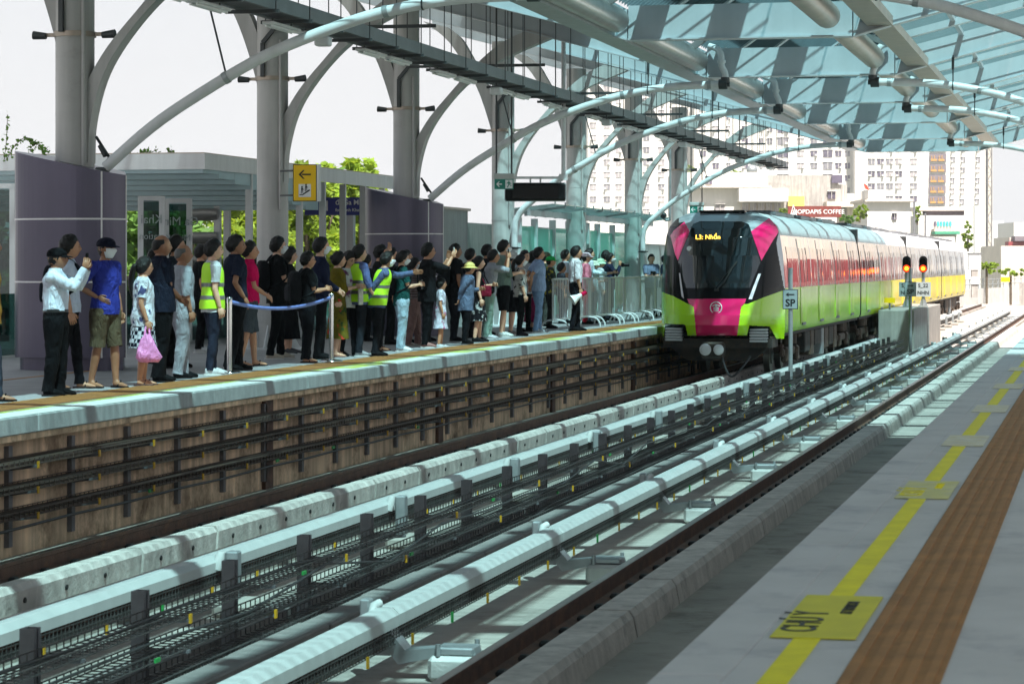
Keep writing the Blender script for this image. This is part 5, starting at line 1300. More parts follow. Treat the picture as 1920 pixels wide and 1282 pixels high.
# houses on the right of the viaduct, outside the picture: the train side mirrors them
t = T('street_house', 'white street house with a red awning right of the viaduct, mirrored in the train side', 'building', (5, 168, -12))
MB().span((.6, 166, -12), (12, 176, 1.2)).build('wall', M['facade_white'], t); MB().span((.4, 164.5, 1.25), (12.2, 176, 3.4)).build('awning', M['roof_red'], t); MB().span((.6, 167, 3.41), (12, 176, 9)).build('upper_wall', M['facade_cream'], t)
b = MB()
for k in range(9): b.span((1+k*1.25, 165.9, -.6), (1.5+k*1.25, 165.99, 1.0))
b.build('window', M['pane_c'], t)
t = T('street_house', 'brown street house with orange shutters right of the viaduct, mirrored in the rear cars', 'building', (5, 240, -12))
MB().span((.8, 236, -12), (11, 246, 7)).build('wall', M['facade_grey'], t)
for k in range(7): MB().span((1.2+k*1.3, 235.9, -.5), (1.9+k*1.3, 235.99, 1.6)).build('window', M['pane_c'] if k % 2 else M['orange_rail'], t)
MB().span((.6, 234.8, 1.9), (11.2, 236, 2.5)).build('canopy', M['facade_beige'], t)
# ---------------------------------------------------------------- the humid air
hz = MB().span((-4200, -900, -13), (4200, 4200, 140)).build('haze', mat('haze', (.8, .8, .8))); hz['kind'] = 'stuff'
m = M['haze']; n = m.node_tree.nodes; n.clear(); o = n.new('ShaderNodeOutputMaterial'); v = n.new('ShaderNodeVolumePrincipled')
v.inputs['Color'].default_value = (.9, .92, .95, 1); v.inputs['Density'].default_value = .00022; v.inputs['Anisotropy'].default_value = .2
m.node_tree.links.new(v.outputs[0], o.inputs['Volume'])
# ---------------------------------------------------------------- people
def rgb(r, g, b): return tuple(((c/255)/12.92 if c/255 <= .04045 else ((c/255+.055)/1.055)**2.4) for c in (r, g, b))
CM = {}
def cloth(c, pat=None, c2=None, sc_=14):
    key = (c, pat, c2, sc_)
    if key in CM: return CM[key]
    m = mat('cloth_%d' % len(CM), rgb(*c), .85, var=.16, scale=9, fold=True, coord='obj', spec=.1); CM[key] = m
    if pat:
        n = m.node_tree.nodes; l = m.node_tree.links; bs = n['Principled BSDF']; src = bs.inputs['Base Color'].links[0].from_socket
        tc_ = n.new('ShaderNodeTexCoord'); mm = n.new('ShaderNodeMix'); mm.data_type = 'RGBA'; mm.inputs[7].default_value = (*rgb(*c2), 1)
        if pat == 'check':
            t_ = n.new('ShaderNodeTexChecker'); t_.inputs['Scale'].default_value = sc_; l.new(tc_.outputs['Object'], t_.inputs[0]); fac = t_.outputs['Fac']
        elif pat == 'stripe':
            t_ = n.new('ShaderNodeTexWave'); t_.bands_direction = 'Z'; t_.inputs['Scale'].default_value = sc_; l.new(tc_.outputs['Object'], t_.inputs[0]); fac = t_.outputs['Fac']
        else:
            t_ = n.new('ShaderNodeTexNoise'); t_.inputs['Scale'].default_value = sc_; t_.inputs['Detail'].default_value = 3; l.new(tc_.outputs['Object'], t_.inputs[0])
            r_ = n.new('ShaderNodeMapRange'); r_.inputs[1].default_value = .55; r_.inputs[2].default_value = .62; l.new(t_.outputs['Fac'], r_.inputs[0]); fac = r_.outputs[0]
        l.new(fac, mm.inputs[0]); l.new(src, mm.inputs[6]); out = mm.outputs[2]
        if pat == 'floral2':
            v = n.new('ShaderNodeTexNoise'); v.inputs['Scale'].default_value = sc_*1.3; v.noise_dimensions = '4D'; v.inputs['W'].default_value = 3; l.new(tc_.outputs['Object'], v.inputs['Vector'])
            r2 = n.new('ShaderNodeMapRange'); r2.inputs[1].default_value = .58; r2.inputs[2].default_value = .63; l.new(v.outputs['Fac'], r2.inputs[0])
            m2 = n.new('ShaderNodeMix'); m2.data_type = 'RGBA'; m2.inputs[7].default_value = (*rgb(190, 60, 50), 1); l.new(r2.outputs[0], m2.inputs[0]); l.new(out, m2.inputs[6]); out = m2.outputs[2]
        l.new(out, bs.inputs['Base Color'])
    return m
def skinm(c):
    k = ('skin', c)
    if k not in CM:
        m = mat('skin_%d' % len(CM), rgb(*c), .5, var=.1, scale=14, coord='obj'); m.node_tree.nodes['Principled BSDF'].inputs['Subsurface Weight'].default_value = .08; CM[k] = m
    return CM[k]
mat('hair_black', (.010, .008, .0075), .42, var=.3, scale=30, spec=.25, bump=.4, bscale=120, coord='obj'); mat('hair_grey', (.09, .085, .08), .5, var=.3, scale=30, coord='obj')
mat('eye_dark', (.012, .009, .008), .2); mat('lip', (.30, .12, .10), .5); mat('mask_white', (.72, .74, .76), .8, var=.04); mat('mask_black', (.02, .02, .022), .8); mat('mask_blue', (.45, .58, .68), .8, var=.04)
mat('hivis', (.50, .93, .02), .6, var=.06, emit=None); mat('reflective', (.16, .17, .16), .4, .3); mat('straw', (.62, .50, .16), .8, var=.2, scale=30, coord='obj'); mat('sole', (.7, .7, .68), .6); mat('pink_bag', (.80, .27, .58), .45, var=.2, scale=8, fold=True, coord='obj')
HAIR = {'b': 'hair_black', 'g': 'hair_grey'}
def remesh(b, vox):
    me = bpy.data.meshes.new('tmp'); me.from_pydata(b.v, [], b.f); o = bpy.data.objects.new('tmp', me); COL.objects.link(o)
    r = o.modifiers.new('r', 'REMESH'); r.mode = 'VOXEL'; r.voxel_size = vox
    s = o.modifiers.new('s', 'SMOOTH'); s.factor = .5; s.iterations = 3
    dg = bpy.context.evaluated_depsgraph_get(); ev = o.evaluated_get(dg); m2 = ev.to_mesh()
    V = [tuple(v.co) for v in m2.vertices]; F = [tuple(p.vertices) for p in m2.polygons]
    ev.to_mesh_clear(); bpy.data.objects.remove(o); bpy.data.meshes.remove(me); return V, F
def wrinkle(b, amp=.010, fr=7., seed=0):
    o = []
    for v in b.v:
        p = Vector(v); n1 = noise.noise_vector(Vector((p.x*fr+seed, p.y*fr, p.z*fr*1.6))); n2 = noise.noise_vector(Vector((p.x*fr*2.6, p.y*fr*2.6+seed, p.z*fr*3.5)))
        o.append(tuple(p+n1*amp+n2*amp*.45))
    b.v = o; return b
TOR = [(.82, .150, .105, 0), (.92, .160, .112, 0), (1.02, .142, .102, .004), (1.12, .143, .104, .006), (1.24, .162, .114, .008), (1.33, .170, .108, .004), (1.395, .145, .085, -.004), (1.435, .085, .065, -.006), (1.47, .056, .056, 0)]
PN = [0]
TG = {'down': (.04, .235, .80), 'phone': (.36, .06, 1.47), 'chest': (.30, .05, 1.14), 'hip': (.04, .165, 1.03), 'back': (-.17, .04, .93), 'head': (.13, .09, 1.62), 'point': (.62, .10, 1.37), 'rail': (.28, .24, 1.0), 'bag': (.05, .23, .86), 'face': (.24, .07, 1.42), 'up': (.30, .10, 1.56), 'cam': (.26, .06, 1.40), 'strap': (.17, .12, 1.22), 'wave': (.34, .2, 1.30), 'fold': (.2, -.06, 1.10), 'swing': (.2, .23, .84), 'belly': (.24, .04, .98)}
def person(u, vf, vt, hd, label, skin=(196, 150, 120), top=((20, 20, 23), 'tee'), bot=((16, 16, 19), 'long'), hair='short', hc='b', hy=0, pitch=0, aR='down', aL='down', b=1., lean=0., hat=None, mask=None, shoes=(20, 20, 22), sandal=False, fem=False, vest=False, fold=None, tp=None, bp_=None, hem=.80, curl=.6, glasses=False, stride=.04, collar=None, child=False):
    d = 7000/(vf-496); gp = at(u, 496, d=d); H = 1.4+(496-vt)*d/FPX; k = H/1.7
    a = rad(hd); F = Vector((cos(a), sin(a), 0)); Lf = Vector((-sin(a), cos(a), 0)); O = Vector((gp.x, gp.y, 0)); sd = PN[0]*3.7; PN[0] += 1
    def W(f, l, z): return O+(F*(f+lean*max(0, z-.85))+Lf*l)*k+Vector((0, 0, z*k))
    t = T('person', label, 'person', tuple(O)); sk = skinm(skin); R3 = Matrix((F, Lf, Vector((0, 0, 1)))).transposed()
    hs = 1.25 if child else 1.08
    rin = random.Random(PN[0]*13+5)
    tall = d < 52
    # arms
    arms = {}
    for s, nm in ((1, aL), (-1, aR)):
        S = W(0, s*.172*(.92 if fem else 1)*(.5+.5*b), 1.375); q = TG[nm] if isinstance(nm, str) else nm; Tt = W(q[0], s*q[1], q[2])
        A, B = .285*k, .25*k; D = Tt-S; L = D.length
        if L > (A+B)*.985: Tt = S+D*((A+B)*.985/L); D = Tt-S; L = D.length
        c = (A*A-B*B+L*L)/(2*L); h = sqrt(max(0, A*A-c*c)); dn = D/L
        hint = (-F*.5+Lf*s*.35-Vector((0, 0, .9))) if nm not in ('down', 'bag', 'back', 'hip', 'swing') else (-F*1.+Lf*s*(1.2 if nm == 'hip' else .25))
        hint = hint-dn*hint.dot(dn); hint.normalize(); E = S+dn*c+hint*h; arms[s] = (S, E, Tt, nm)
    # legs
    legs = {}
    for s in (1, -1):
        off = stride*s; legs[s] = (W(0, s*.085, .86), W(off*.5+.015, s*.092, .47), W(off-.02, s*(.10+rin.random()*.02), .085), W(off+.02, s*.11, .0))
    m = MB(); tw = .93 if fem else 1
    rows = [(W(f, 0, z), Lf*aa*b*tw*k, F*bb*(b*1.0)*k) for z, aa, bb, f in TOR]; m.rings(rows, n=16)
    m.tube([W(-.005, 0, 1.40), W(.012, 0, 1.55)], [.06*k, .052*k], 12)
    for s in (1, -1):
        S, E, Tt, nm = arms[s]
        m.tube([W(0, s*.10, 1.37), S, S.lerp(E, .5), E, E.lerp(Tt, .35), Tt], [.055*k, .054*k, .044*k, .037*k, .038*k, .025*k], 10)
        h_, kn, an, ft = legs[s]
        m.tube([W(0, s*.07, .93), h_, h_.lerp(kn, .55), kn, kn.lerp(an, .3), an], [.08*k*b, .086*k*b, .066*k*b, .052*k, .054*k, .036*k], 10)
        m.tube([an+F*-.03*k-Vector((0, 0, .03*k)), an+F*.05*k-Vector((0, 0, .045*k)), an+F*.14*k-Vector((0, 0, .062*k)), an+F*.185*k-Vector((0, 0, .066*k))], [.036*k, .038*k, .028*k, .016*k], 10)
    V, Fc = remesh(m, .014*k)
    body = MB(); body.add(V, Fc, True)
    # head
    ya = a+rad(hy); HF = Vector((cos(ya), sin(ya), 0)); HL = Vector((-sin(ya), cos(ya), 0)); pt = rad(pitch); HU = Vector((0, 0, 1))*cos(pt)-HF*sin(pt)*-1*-1; HF2 = HF*cos(pt)+Vector((0, 0, 1))*sin(pt)
    HU = HL.cross(HF2)*-1
    if HU.z < 0: HU = -HU
    HR = Matrix((HF2, HL, HU)).transposed(); HC = W(.022, 0, 1.583)
    hr = (.098*k*hs, .077*k*hs, .117*k*hs)
    def hf(dd, q):
        x, y, z = dd; f = 1.
        ly = 1-.26*max(0, -z)**1.2; q = Vector((q.x, q.y*ly, q.z))
        g = lambda y0, z0, sy, sz: math.exp(-((y-y0)/sy)**2-((z-z0)/sz)**2)
        if x > 0:
            e = .026*g(0, -.16, .13, .2)+.008*g(0, -.82, .3, .2)+.007*g(0, -.5, .2, .1)+.005*g(0, .22, .6, .12)-.011*(g(.36, .05, .17, .13)+g(-.36, .05, .17, .13))
            q.x += e*k*x**.5
        else: q.x += .006*k*x
        if z < -.3: q.x += (.012*(-z-.3))*k
        return q
    body.ball(HC, hr, 24, 20, hf, HR)
    for s in (1, -1):
        body.ball(HC+HR @ Vector((-.004*k, s*.079*k, -.006*k)), (.019*k, .008*k, .03*k), 8, 6, None, HR)
        # hands: palm, four fingers, thumb
        S, E, Tt, nm = arms[s]; fd = (Tt-E).normalized()
        if nm in ('phone', 'up', 'cam', 'face', 'head', 'wave'): fd = (fd*.35+Vector((0, 0, 1))*.9+F*.1).normalized()
        if nm == 'hip': fd = (F*.7-Lf*s*.45-Vector((0, 0, .45))).normalized()
        pn = (-Lf*s) if nm in ('down', 'bag', 'swing', 'rail', 'hip') else (F*-.4-Lf*s*.6-Vector((0, 0, .3)) if nm not in ('phone', 'up', 'cam', 'wave') else (-Lf*s*.8-F*.3))
        pn = pn-fd*pn.dot(fd); pn.normalize(); sdv = fd.cross(pn)
        Rh = Matrix((fd, sdv, pn)).transposed(); body.ball(Tt+fd*.045*k, (.056*k, .042*k, .017*k), 10, 8, None, Rh)
        cu = curl if nm in ('down', 'swing', 'bag', 'back', 'rail', 'phone', 'cam', 'up', 'chest') else .25
        for j, ln in enumerate((.070, .078, .073, .058)):
            o_ = (j-1.5)*.0205*k; p0 = Tt+fd*.082*k+sdv*o_; c1 = cu*.9; c2 = cu*1.9
            d1 = (fd*cos(c1)+pn*sin(c1)+sdv*o_*.6/k); d2 = (fd*cos(c2)+pn*sin(c2)); p1 = p0+d1*ln*.5*k; p2 = p1+d2*ln*.32*k; p3 = p2+(fd*cos(c2*1.25)+pn*sin(c2*1.25))*ln*.26*k
            body.tube([p0-fd*.02*k, p0, p1, p2, p3], [.0085*k, .009*k, .0083*k, .0078*k, .005*k], 7)
        ts = -1 if fd.cross(pn).dot(F+Vector((0, 0, .5))) < 0 else 1
        tb = Tt+fd*.022*k+sdv*ts*.034*k
        body.tube([Tt+fd*.015*k+sdv*ts*.02*k, tb, tb+(fd*.75+sdv*ts*.55+pn*.25)*.034*k, tb+(fd*.9+sdv*ts*.3+pn*.5)*.062*k], [.012*k, .0115*k, .010*k, .006*k], 7)
        arms[s] = (S, E, Tt, nm, fd, pn, Rh)
    bo = body.build('body', sk, t)
    if d < 72:
        for s in (1, -1):
            MB().ball(HC+HR @ Vector((.086*k*hs, s*.030*k, .006*k)), (.006*k, .014*k, .0065*k), 8, 6, None, HR).build('eye', M['eye_dark'], t)
            MB().ball(HC+HR @ Vector((.090*k*hs, s*.031*k, .028*k)), (.006*k, .021*k, .004*k), 8, 4, None, HR).build('eyebrow', M['hair_black'], t)
        if not mask: MB().ball(HC+HR @ Vector((.092*k*hs, 0, -.062*k)), (.007*k, .023*k, .006*k), 8, 6, None, HR).build('mouth', M['lip'], t)
    if glasses:
        g = MB()
        for s in (1, -1): g.tube([HC+HR @ Vector((.105*k, s*.034*k+.024*k*cos(q*pi/5), .006*k+.019*k*sin(q*pi/5))) for q in range(11)], .0022*k, 5, caps=False).tube([HC+HR @ Vector((.105*k, s*.058*k, .008*k)), HC+HR @ Vector((0, s*.084*k, .012*k))], .002*k, 5)
        g.build('glasses', M['ink'], t)
    # hair
    if hair != 'none':
        hm = M[HAIR[hc]]; hb = MB()
        def hfn(dd, q):
            x, y, z = dd
            zb = lin([(-1, -.9), (-.35, -.74), (-.05, -.46), (.2, -.16), (.42, .12), (.62, .34), (.85, .46), (1, .54)], x)
            if hair == 'long': zb -= .35 if x < .3 else .12
            elif hair in ('pony', 'bun'): zb -= .08
            elif hair == 'bald': zb = lin([(-1, -.6), (-.5, -.42), (-.25, -.02), (.12, .12), (.2, 2), (1, 2)], x)
            e = (z-zb+.04)/.22; w = max(0, min(1, e)); w2 = max(0, min(1, (z-zb)/.75)); nn = noise.noise(Vector((x*3.5+sd, y*3.5, z*3.5)))+.5*noise.noise(Vector((x*9+sd, y*9, z*9)))
            if hair == 'bald': w2 = .25*max(0, 1-max(0, z-.3)*2.2); w *= max(0, min(1, (.78-z)/.2))
            top_ = .018 if hair == 'short' else (.016 if hair == 'crop' else .018)
            if hat: top_ = .0
            th = -.02+w*(.0215+top_*w2*(1+.45*nn)+(.012 if hair == 'long' else 0))
            q = hf(Vector((min(dd.x, 0) if dd.x < .2 else dd.x, dd.y, dd.z)), q); 
            return q+Vector((dd.x, dd.y, dd.z))*th*k*hs
        hb.ball(HC, hr, *((56, 46) if d < 50 else (36, 30)), hfn, HR)
        if hair == 'long':
            hb.rings([(HC+HR @ Vector((-.035*k, 0, .03*k)), HL*.088*k, HF*.07*k), (HC+HR @ Vector((-.045*k, 0, -.07*k)), HL*.095*k, HF*.062*k), (W(-.075, 0, 1.40), HL*.10*k, HF*.045*k), (W(-.10, 0, 1.28), HL*.095*k, HF*.03*k), (W(-.11, 0, 1.17), HL*.06*k, HF*.015*k)], n=16)
        if hair == 'pony':
            P = catm([tuple(HC+HR @ Vector((-.095*k, 0, .03*k))), tuple(HC+HR @ Vector((-.15*k, 0, .0))), tuple(W(-.155, 0, 1.42)), tuple(W(-.15, 0, 1.28)), tuple(W(-.135, 0, 1.17))], 5)
            hb.tube(P, [.02*k+.022*k*sin(pi*min(1, i/(len(P)-1)*1.05)) for i in range(len(P))], 10)
        if hair == 'bun': hb.ball(HC+HR @ Vector((-.115*k, 0, .04*k)), .042*k, 12, 8)
        if hair == 'short': wrinkle(hb, .006, 22, sd)
        hb.build('hair', hm, t)
    if mask:
        mb_ = MB()
        def mf(dd, q):
            x, y, z = dd; w = 1 if (x > .12 and -.82 < z < .08 and abs(y) < .93) else 0
            q = hf(dd, q)
            if x > 0: q.x += .014*k*math.exp(-(y/.35)**2-((z+.25)/.3)**2)
            return q+Vector(dd)*(.008 if w else -.02)*k
        mb_.ball(HC, hr, 24, 20, mf, HR); mb_.build('face_mask', M['mask_'+mask], t)
    if hat:
        kind, hcol = hat[0], hat[1]; hm = cloth(hcol) if kind != 'straw' else M['straw']; hb = MB()
        dome = [(-.12, 1.0), (.0, 1.06), (.4, 1.03), (.75, .86), (1.05, .5), (1.16, .06)]
        z0 = .035*k
        hb.rings([(HC+HR @ Vector((-.006*k, 0, z0+z*.082*k)), HF2*.104*k*r_*hs, HL*.085*k*r_*hs) for z, r_ in dome], n=20)
        if kind == 'cap':
            br = []
            for i in range(13):
                q = -pi*.42+pi*.84*i/12; br.append((cos(q), sin(q)))
            Vv = [HC+HR @ Vector((.098*k*c*hs, .086*k*s_*hs, z0+.006*k)) for c, s_ in br]+[HC+HR @ Vector((.098*k*c+.085*k*max(0, c)**.6, .088*k*s_, z0-.016*k)) for c, s_ in br]
            Vv += [v-HU*.006*k for v in Vv]; n_ = 13
            hb.add(Vv, [(i, i+1, n_+i+1, n_+i) for i in range(12)]+[(2*n_+i, 3*n_+i, 3*n_+i+1, 2*n_+i+1) for i in range(12)]+[(n_+i, n_+i+1, 3*n_+i+1, 3*n_+i) for i in range(12)], True)
        else:
            w0, dz = (.185, -.03) if kind == 'straw' else ((.15, -.055) if kind == 'bucket' else (.16, -.02))
            hb.rings([(HC+HR @ Vector((0, 0, z0)), HF2*.105*k, HL*.09*k), (HC+HR @ Vector((0, 0, z0+dz*.5*k)), HF2*.14*k, HL*.13*k), (HC+HR @ Vector((0, 0, z0+dz*k)), HF2*w0*k, HL*w0*.93*k), (HC+HR @ Vector((0, 0, z0+dz*k-.006*k)), HF2*w0*k, HL*w0*.93*k), (HC+HR @ Vector((0, 0, z0-.012*k)), HF2*.104*k, HL*.089*k)], n=28, caps=False)
        ho = hb.build('hat', hm, t)
        if kind == 'straw': MB().rings([(HC+HR @ Vector((-.006*k, 0, z0+.004*k)), HF2*.112*k, HL*.093*k), (HC+HR @ Vector((-.006*k, 0, z0+.03*k)), HF2*.113*k, HL*.094*k)], n=20).build('hat_band', cloth((150, 110, 60)), ho)
        if len(hat) > 2: MB().ball(HC+HR @ Vector((.094*k, 0, z0+.04*k)), (.006*k, .018*k, .014*k), 8, 6, None, HR).build('badge', cloth(hat[2]), ho)
    # top
    tcol, sty = top; tm = cloth(tcol, *(tp or ()))
    def torso(z0, z1, off, m_, name, par, wr=.007):
        T2 = [r_ for r_ in TOR if z0 < r_[0] < z1]; 
        def itp(z):
            for p, q in zip(TOR, TOR[1:]):
                if p[0] <= z <= q[0]:
                    e = (z-p[0])/(q[0]-p[0]); return tuple(p[i]+(q[i]-p[i])*e for i in range(4))
            return (z, TOR[0][1], TOR[0][2], 0) if z < TOR[0][0] else TOR[-1]
        n_ = 16; rr = []
        for i in range(n_+1):
            z = z0+(z1-z0)*i/n_; _, aa, bb, f = itp(z)
            if z < 1.2: aa = max(aa, .155-.02*(1.2-z)*(1 if fem else 0)); bb = max(bb, .108)
            o2 = off*(1+.9*max(0, 1.1-z)) if z < 1.36 else off*max(.35, 1-(z-1.36)*6)
            if z < 1.06 and hem < .92: o2 += .014*min(1, (1.06-z)/.1)
            rr.append((W(f, 0, z), Lf*(aa*b*tw+o2)*k, F*(bb*b+o2)*k))
        mb2 = MB(); mb2.rings(rr, n=26, caps=False); return mb2
    tuck = hem >= .92
    if tuck: hem = .985
    mb2 = torso(hem, 1.452, .016, tm, 'shirt', t)
    sl_ = {'tee': .72, 'half': 1.15, 'long': 1.97, 'none': 0}[sty]
    for s in (1, -1):
        S, E, Tt = arms[s][:3]
        if sl_:
            P = [W(0, s*.09, 1.385), S+Vector((0, 0, .004))]; n_ = 8
            for i in range(1, n_+1):
                q = sl_*i/n_; P.append(S.lerp(E, q) if q <= 1 else E.lerp(Tt, q-1))
            mb2.ball(S-Vector((0, 0, .012*k)), .070*k*(.6+.4*b), 14, 10); Rr = [.062*k, .072*k]+[(.070-.012*i/n_ if sl_ < 1.3 else .070-.030*i/n_)*k*(.6+.4*b) for i in range(1, n_+1)]
            mb2.tube(P, Rr, 14, caps=False)
    wrinkle(mb2, .012 if sty != 'tee' else .010, 7, sd); so_ = mb2.build('shirt', tm, t)
    if collar: 
        MB().rings([(W(-.004, 0, 1.43), Lf*.082*k, F*.072*k), (W(.0, 0, 1.475), Lf*.066*k, F*.066*k), (W(.0, 0, 1.47), Lf*.075*k, F*.074*k), (W(-.004, 0, 1.43), Lf*.098*k, F*.088*k)], n=18, caps=False).build('collar', cloth(collar), so_)
    if vest:
        v = torso(.84, 1.425, .030, M['hivis'], 'vest', t); wrinkle(v, .006, 6, sd); vo = v.build('vest', M['hivis'], t)
        for z in (.96, 1.12):
            w2 = torso(z, z+.05, .0335, M['reflective'], '', t); w2.v = w2.v; wrinkle(w2, .006, 6, sd); w2.build('reflective_stripe', M['reflective'], vo)
    # bottom
    bcol, bst = bot; bm_ = cloth(bcol, *(bp_ or ()))
    q = MB()
    if bst in ('long', 'shorts', 'loose'):
        ze = {'long': .045, 'loose': .04, 'shorts': .50}[bst]; lw = {'long': 1., 'loose': 1.22, 'shorts': 1.25}[bst]
        q.rings([(W(f, 0, z), Lf*(aa*b*tw+.012)*k, F*(bb*b+.012)*k) for z, aa, bb, f in ((.80, .135, .10, 0), (.86, .152, .106, 0), (.93, .158, .11, 0), (1.0, .15, .106, .002), (1.03, .147, .104, .003))], n=24)
        for s in (1, -1):
            h_, kn, an, ft = legs[s]; P = [W(0, s*.07, .9)]; Rr = [.095*k*b]; 
            pts = [(h_, .098), (h_.lerp(kn, .35), .088), (h_.lerp(kn, .7), .075), (kn, .066), (kn.lerp(an, .3), .062), (kn.lerp(an, .6), .057), (kn.lerp(an, .85), .054), (an-Vector((0, 0, .03*k)), .056)]
            for p, r_ in pts:
                if p.z/k < ze: break
                if bst == 'shorts' and p.z/k < .5: break
                P.append(p); Rr.append(r_*k*lw*(.55+.45*b))
            if bst == 'shorts': P.append(kn+Vector((0, 0, .0))); Rr.append(.082*k*(.55+.45*b)*1.1)
            PP_ = catm([tuple(p) for p in P], 3); RR = [p.x for p in catm([(r_, 0, 0) for r_ in Rr], 3)]
            q.tube(PP_, RR, 16, caps=False)
        wrinkle(q, .011, 8, sd)
        if tuck: MB().rings([(W(.003, 0, z), Lf*(.155*b*tw+.018)*k, F*(.108*b+.02)*k) for z in (.965, 1.0)], n=26, caps=False).build('belt', M['ink'], t)
        q.build('shorts' if bst == 'shorts' else 'trousers', bm_, t)
    else:
        ze = float(bst); rr = []
        for i in range(15):
            e = i/14; z = 1.03+(ze-1.03)*e; w = .155+.085*e; rr.append((W(.0, 0, z), Lf*w*k, F*(w*.78)*k))
        q.rings(rr, n=30, caps=False); wrinkle(q, .014, 6, sd); q.build('skirt', bm_, t)
    # footwear
    for s in (1, -1):
        an = legs[s][2]; c = an+F*.06*k; z0 = .006
        sh = MB()
        if sandal:
            sh.rings([((c.x+F.x*0, c.y, z0), F*.135*k, Lf*.046*k), ((c.x, c.y, z0+.016), F*.135*k, Lf*.046*k)], n=18); so2 = sh.build('sandal', cloth(shoes), t)
            P = [c+Lf*.042*k+F*-.0*k, c+F*.05*k+Vector((0, 0, .0)), c-Lf*.042*k]; 
            MB().tube([(P[0].x, P[0].y, .02), ((c+F*.02*k).x, (c+F*.02*k).y, .078*k), (P[2].x, P[2].y, .02)], .009*k, 6).build('strap', cloth(shoes), so2)
        else:
            def rg(f, w, h0, h1): 
                cc = c+F*f*k; return (Vector((cc.x, cc.y, (h0+h1)/2*k)), Lf*w*k, Vector((0, 0, (h1-h0)/2*k)))
            sh.rings([rg(-.115, .02, .02, .08), rg(-.095, .038, .008, .10), rg(-.04, .042, .008, .105), rg(.03, .045, .008, .085), rg(.09, .047, .008, .062), rg(.125, .036, .008, .048), rg(.14, .015, .012, .035)], n=16)
            so2 = sh.build('shoe', cloth(shoes), t)
            MB().rings([((c.x, c.y, .002), F*.137*k, Lf*.047*k), ((c.x, c.y, .02), F*.139*k, Lf*.049*k)], n=18).build('sole', M['sole'] if sum(shoes) > 200 else M['ink'], so2)
    return dict(W=W, F=F, L=Lf, k=k, arms=arms, R=R3, HC=HC, HR=HR, t=t, d=d)
def backpack(p, label, col=(18, 18, 20), sc_=1., side=0):
    W, k, R = p['W'], p['k'], p['R']; c = W(-.20, side, 1.16); m = cloth(col); t = T('backpack', label, 'backpack', tuple(c))
    f = lambda d, q: Vector((q.x*(1-.25*max(0, d.z)), q.y, q.z))
    def sq(d, q): 
        e = .55; g = lambda v, r: r*(abs(v)**e)*(1 if v > 0 else -1); return Vector((g(d.x, .085*k*sc_)*(1-.2*max(0, d.z)), g(d.y, .15*k*sc_), g(d.z, .225*k*sc_)))
    b = MB(); b.ball(c, 1, 20, 16, sq, R); wrinkle(b, .008, 9); b.build('bag', m, t)
    c2 = W(-.20-.085*sc_, side, 1.08); b = MB()
    def sq2(d, q):
        e = .55; g = lambda v, r: r*(abs(v)**e)*(1 if v > 0 else -1); return Vector((g(d.x, .035*k*sc_), g(d.y, .115*k*sc_), g(d.z, .11*k*sc_)))
    b.ball(c2, 1, 16, 12, sq2, R).build('pocket', cloth(tuple(min(255, int(x*1.3)+8) for x in col)), t)
    for s in (1, -1):
        MB().tube(catm([tuple(W(-.13, s*.085, 1.36)), tuple(W(-.03, s*.10, 1.455)), tuple(W(.10, s*.105, 1.37)), tuple(W(.135, s*.12, 1.24)), tuple(W(.06, s*.19, 1.10)), tuple(W(-.12, s*.13, 1.0))], 4), .018*k, 8).build('strap', m, t)
def phone(p, s, label, col=(12, 12, 14)):
    S, E, Tt, nm, fd, pn, Rh = p['arms'][s]; c = Tt+fd*.095*p['k']+pn*.03; m = cloth(col); t = T('phone', label, 'phone', tuple(c))
    F = p['F']; MB().box(c, (.012, .078, .158), p['R'], bev=.005).build('case', m, t)
    MB().box(c-F*.0085, (.004, .07, .146), p['R']).build('screen', M['screen_black'], t)
K = (15, 15, 18)
SK1, SK2, SK3, SK4 = (150, 105, 78), (186, 136, 106), (212, 165, 138), (128, 88, 66)
def go(*a_, **k_): return person(*a_, **k_)
go(-24, 754, 440, 20, 'man at the left edge in jeans and dark sandals, mostly outside the picture', SK1, ((150, 108, 40), 'tee'), ((52, 58, 70), 'long'), sandal=True, hy=10, stride=.12)
p = go(104, 742, 466, 8, 'man in white shirt, black trousers and black cap holding up a phone', SK1, ((205, 212, 226), 'long'), (K, 'loose'), hat=('cap', (14, 14, 17)), aR='phone', aL='phone', b=1.16, hem=.93, collar=(205, 212, 226), hy=12)
phone(p, 1, 'phone held up by the man in the white shirt and black cap')
p = go(128, 729, 444, 20, 'young man in white shirt with a backpack behind the man holding up a phone', SK2, ((196, 205, 222), 'tee'), ((20, 20, 24), 'long'), sandal=True, shoes=(60, 48, 45), hem=.86, stride=.14, hy=10)
backpack(p, 'dark backpack worn by the young man in the white shirt', (24, 27, 34))
go(197, 727, 447, -22, 'man in royal blue shirt, navy cap and white face mask with hand on hip', SK1, ((48, 56, 140), 'tee'), ((84, 74, 58), 'shorts'), hat=('cap', (22, 24, 40), (200, 200, 210)), mask='white', aR='hip', aL='down', sandal=True, shoes=(30, 30, 34), hem=.84, b=1.03, stride=.09, hy=6)
p = go(268, 723, 484, 22, 'woman in white floral blouse and checked skirt carrying a pink bag', SK2, ((208, 212, 222), 'tee'), ((24, 27, 42), .50), hair='pony', aR='bag', fem=True, tp=('floral', (70, 72, 110), 9), bp_=('check', (190, 192, 200), 22), sandal=True, shoes=(90, 70, 72), hem=.80, b=1.14, hy=20, glasses=True, stride=.03)
hb = p['arms'][-1][2]+Vector((0, 0, -.08)); t = T('carrier_bag', 'pink plastic carrier bag hanging from the hand of the woman in the checked skirt', 'bag', tuple(hb))
bb = MB()
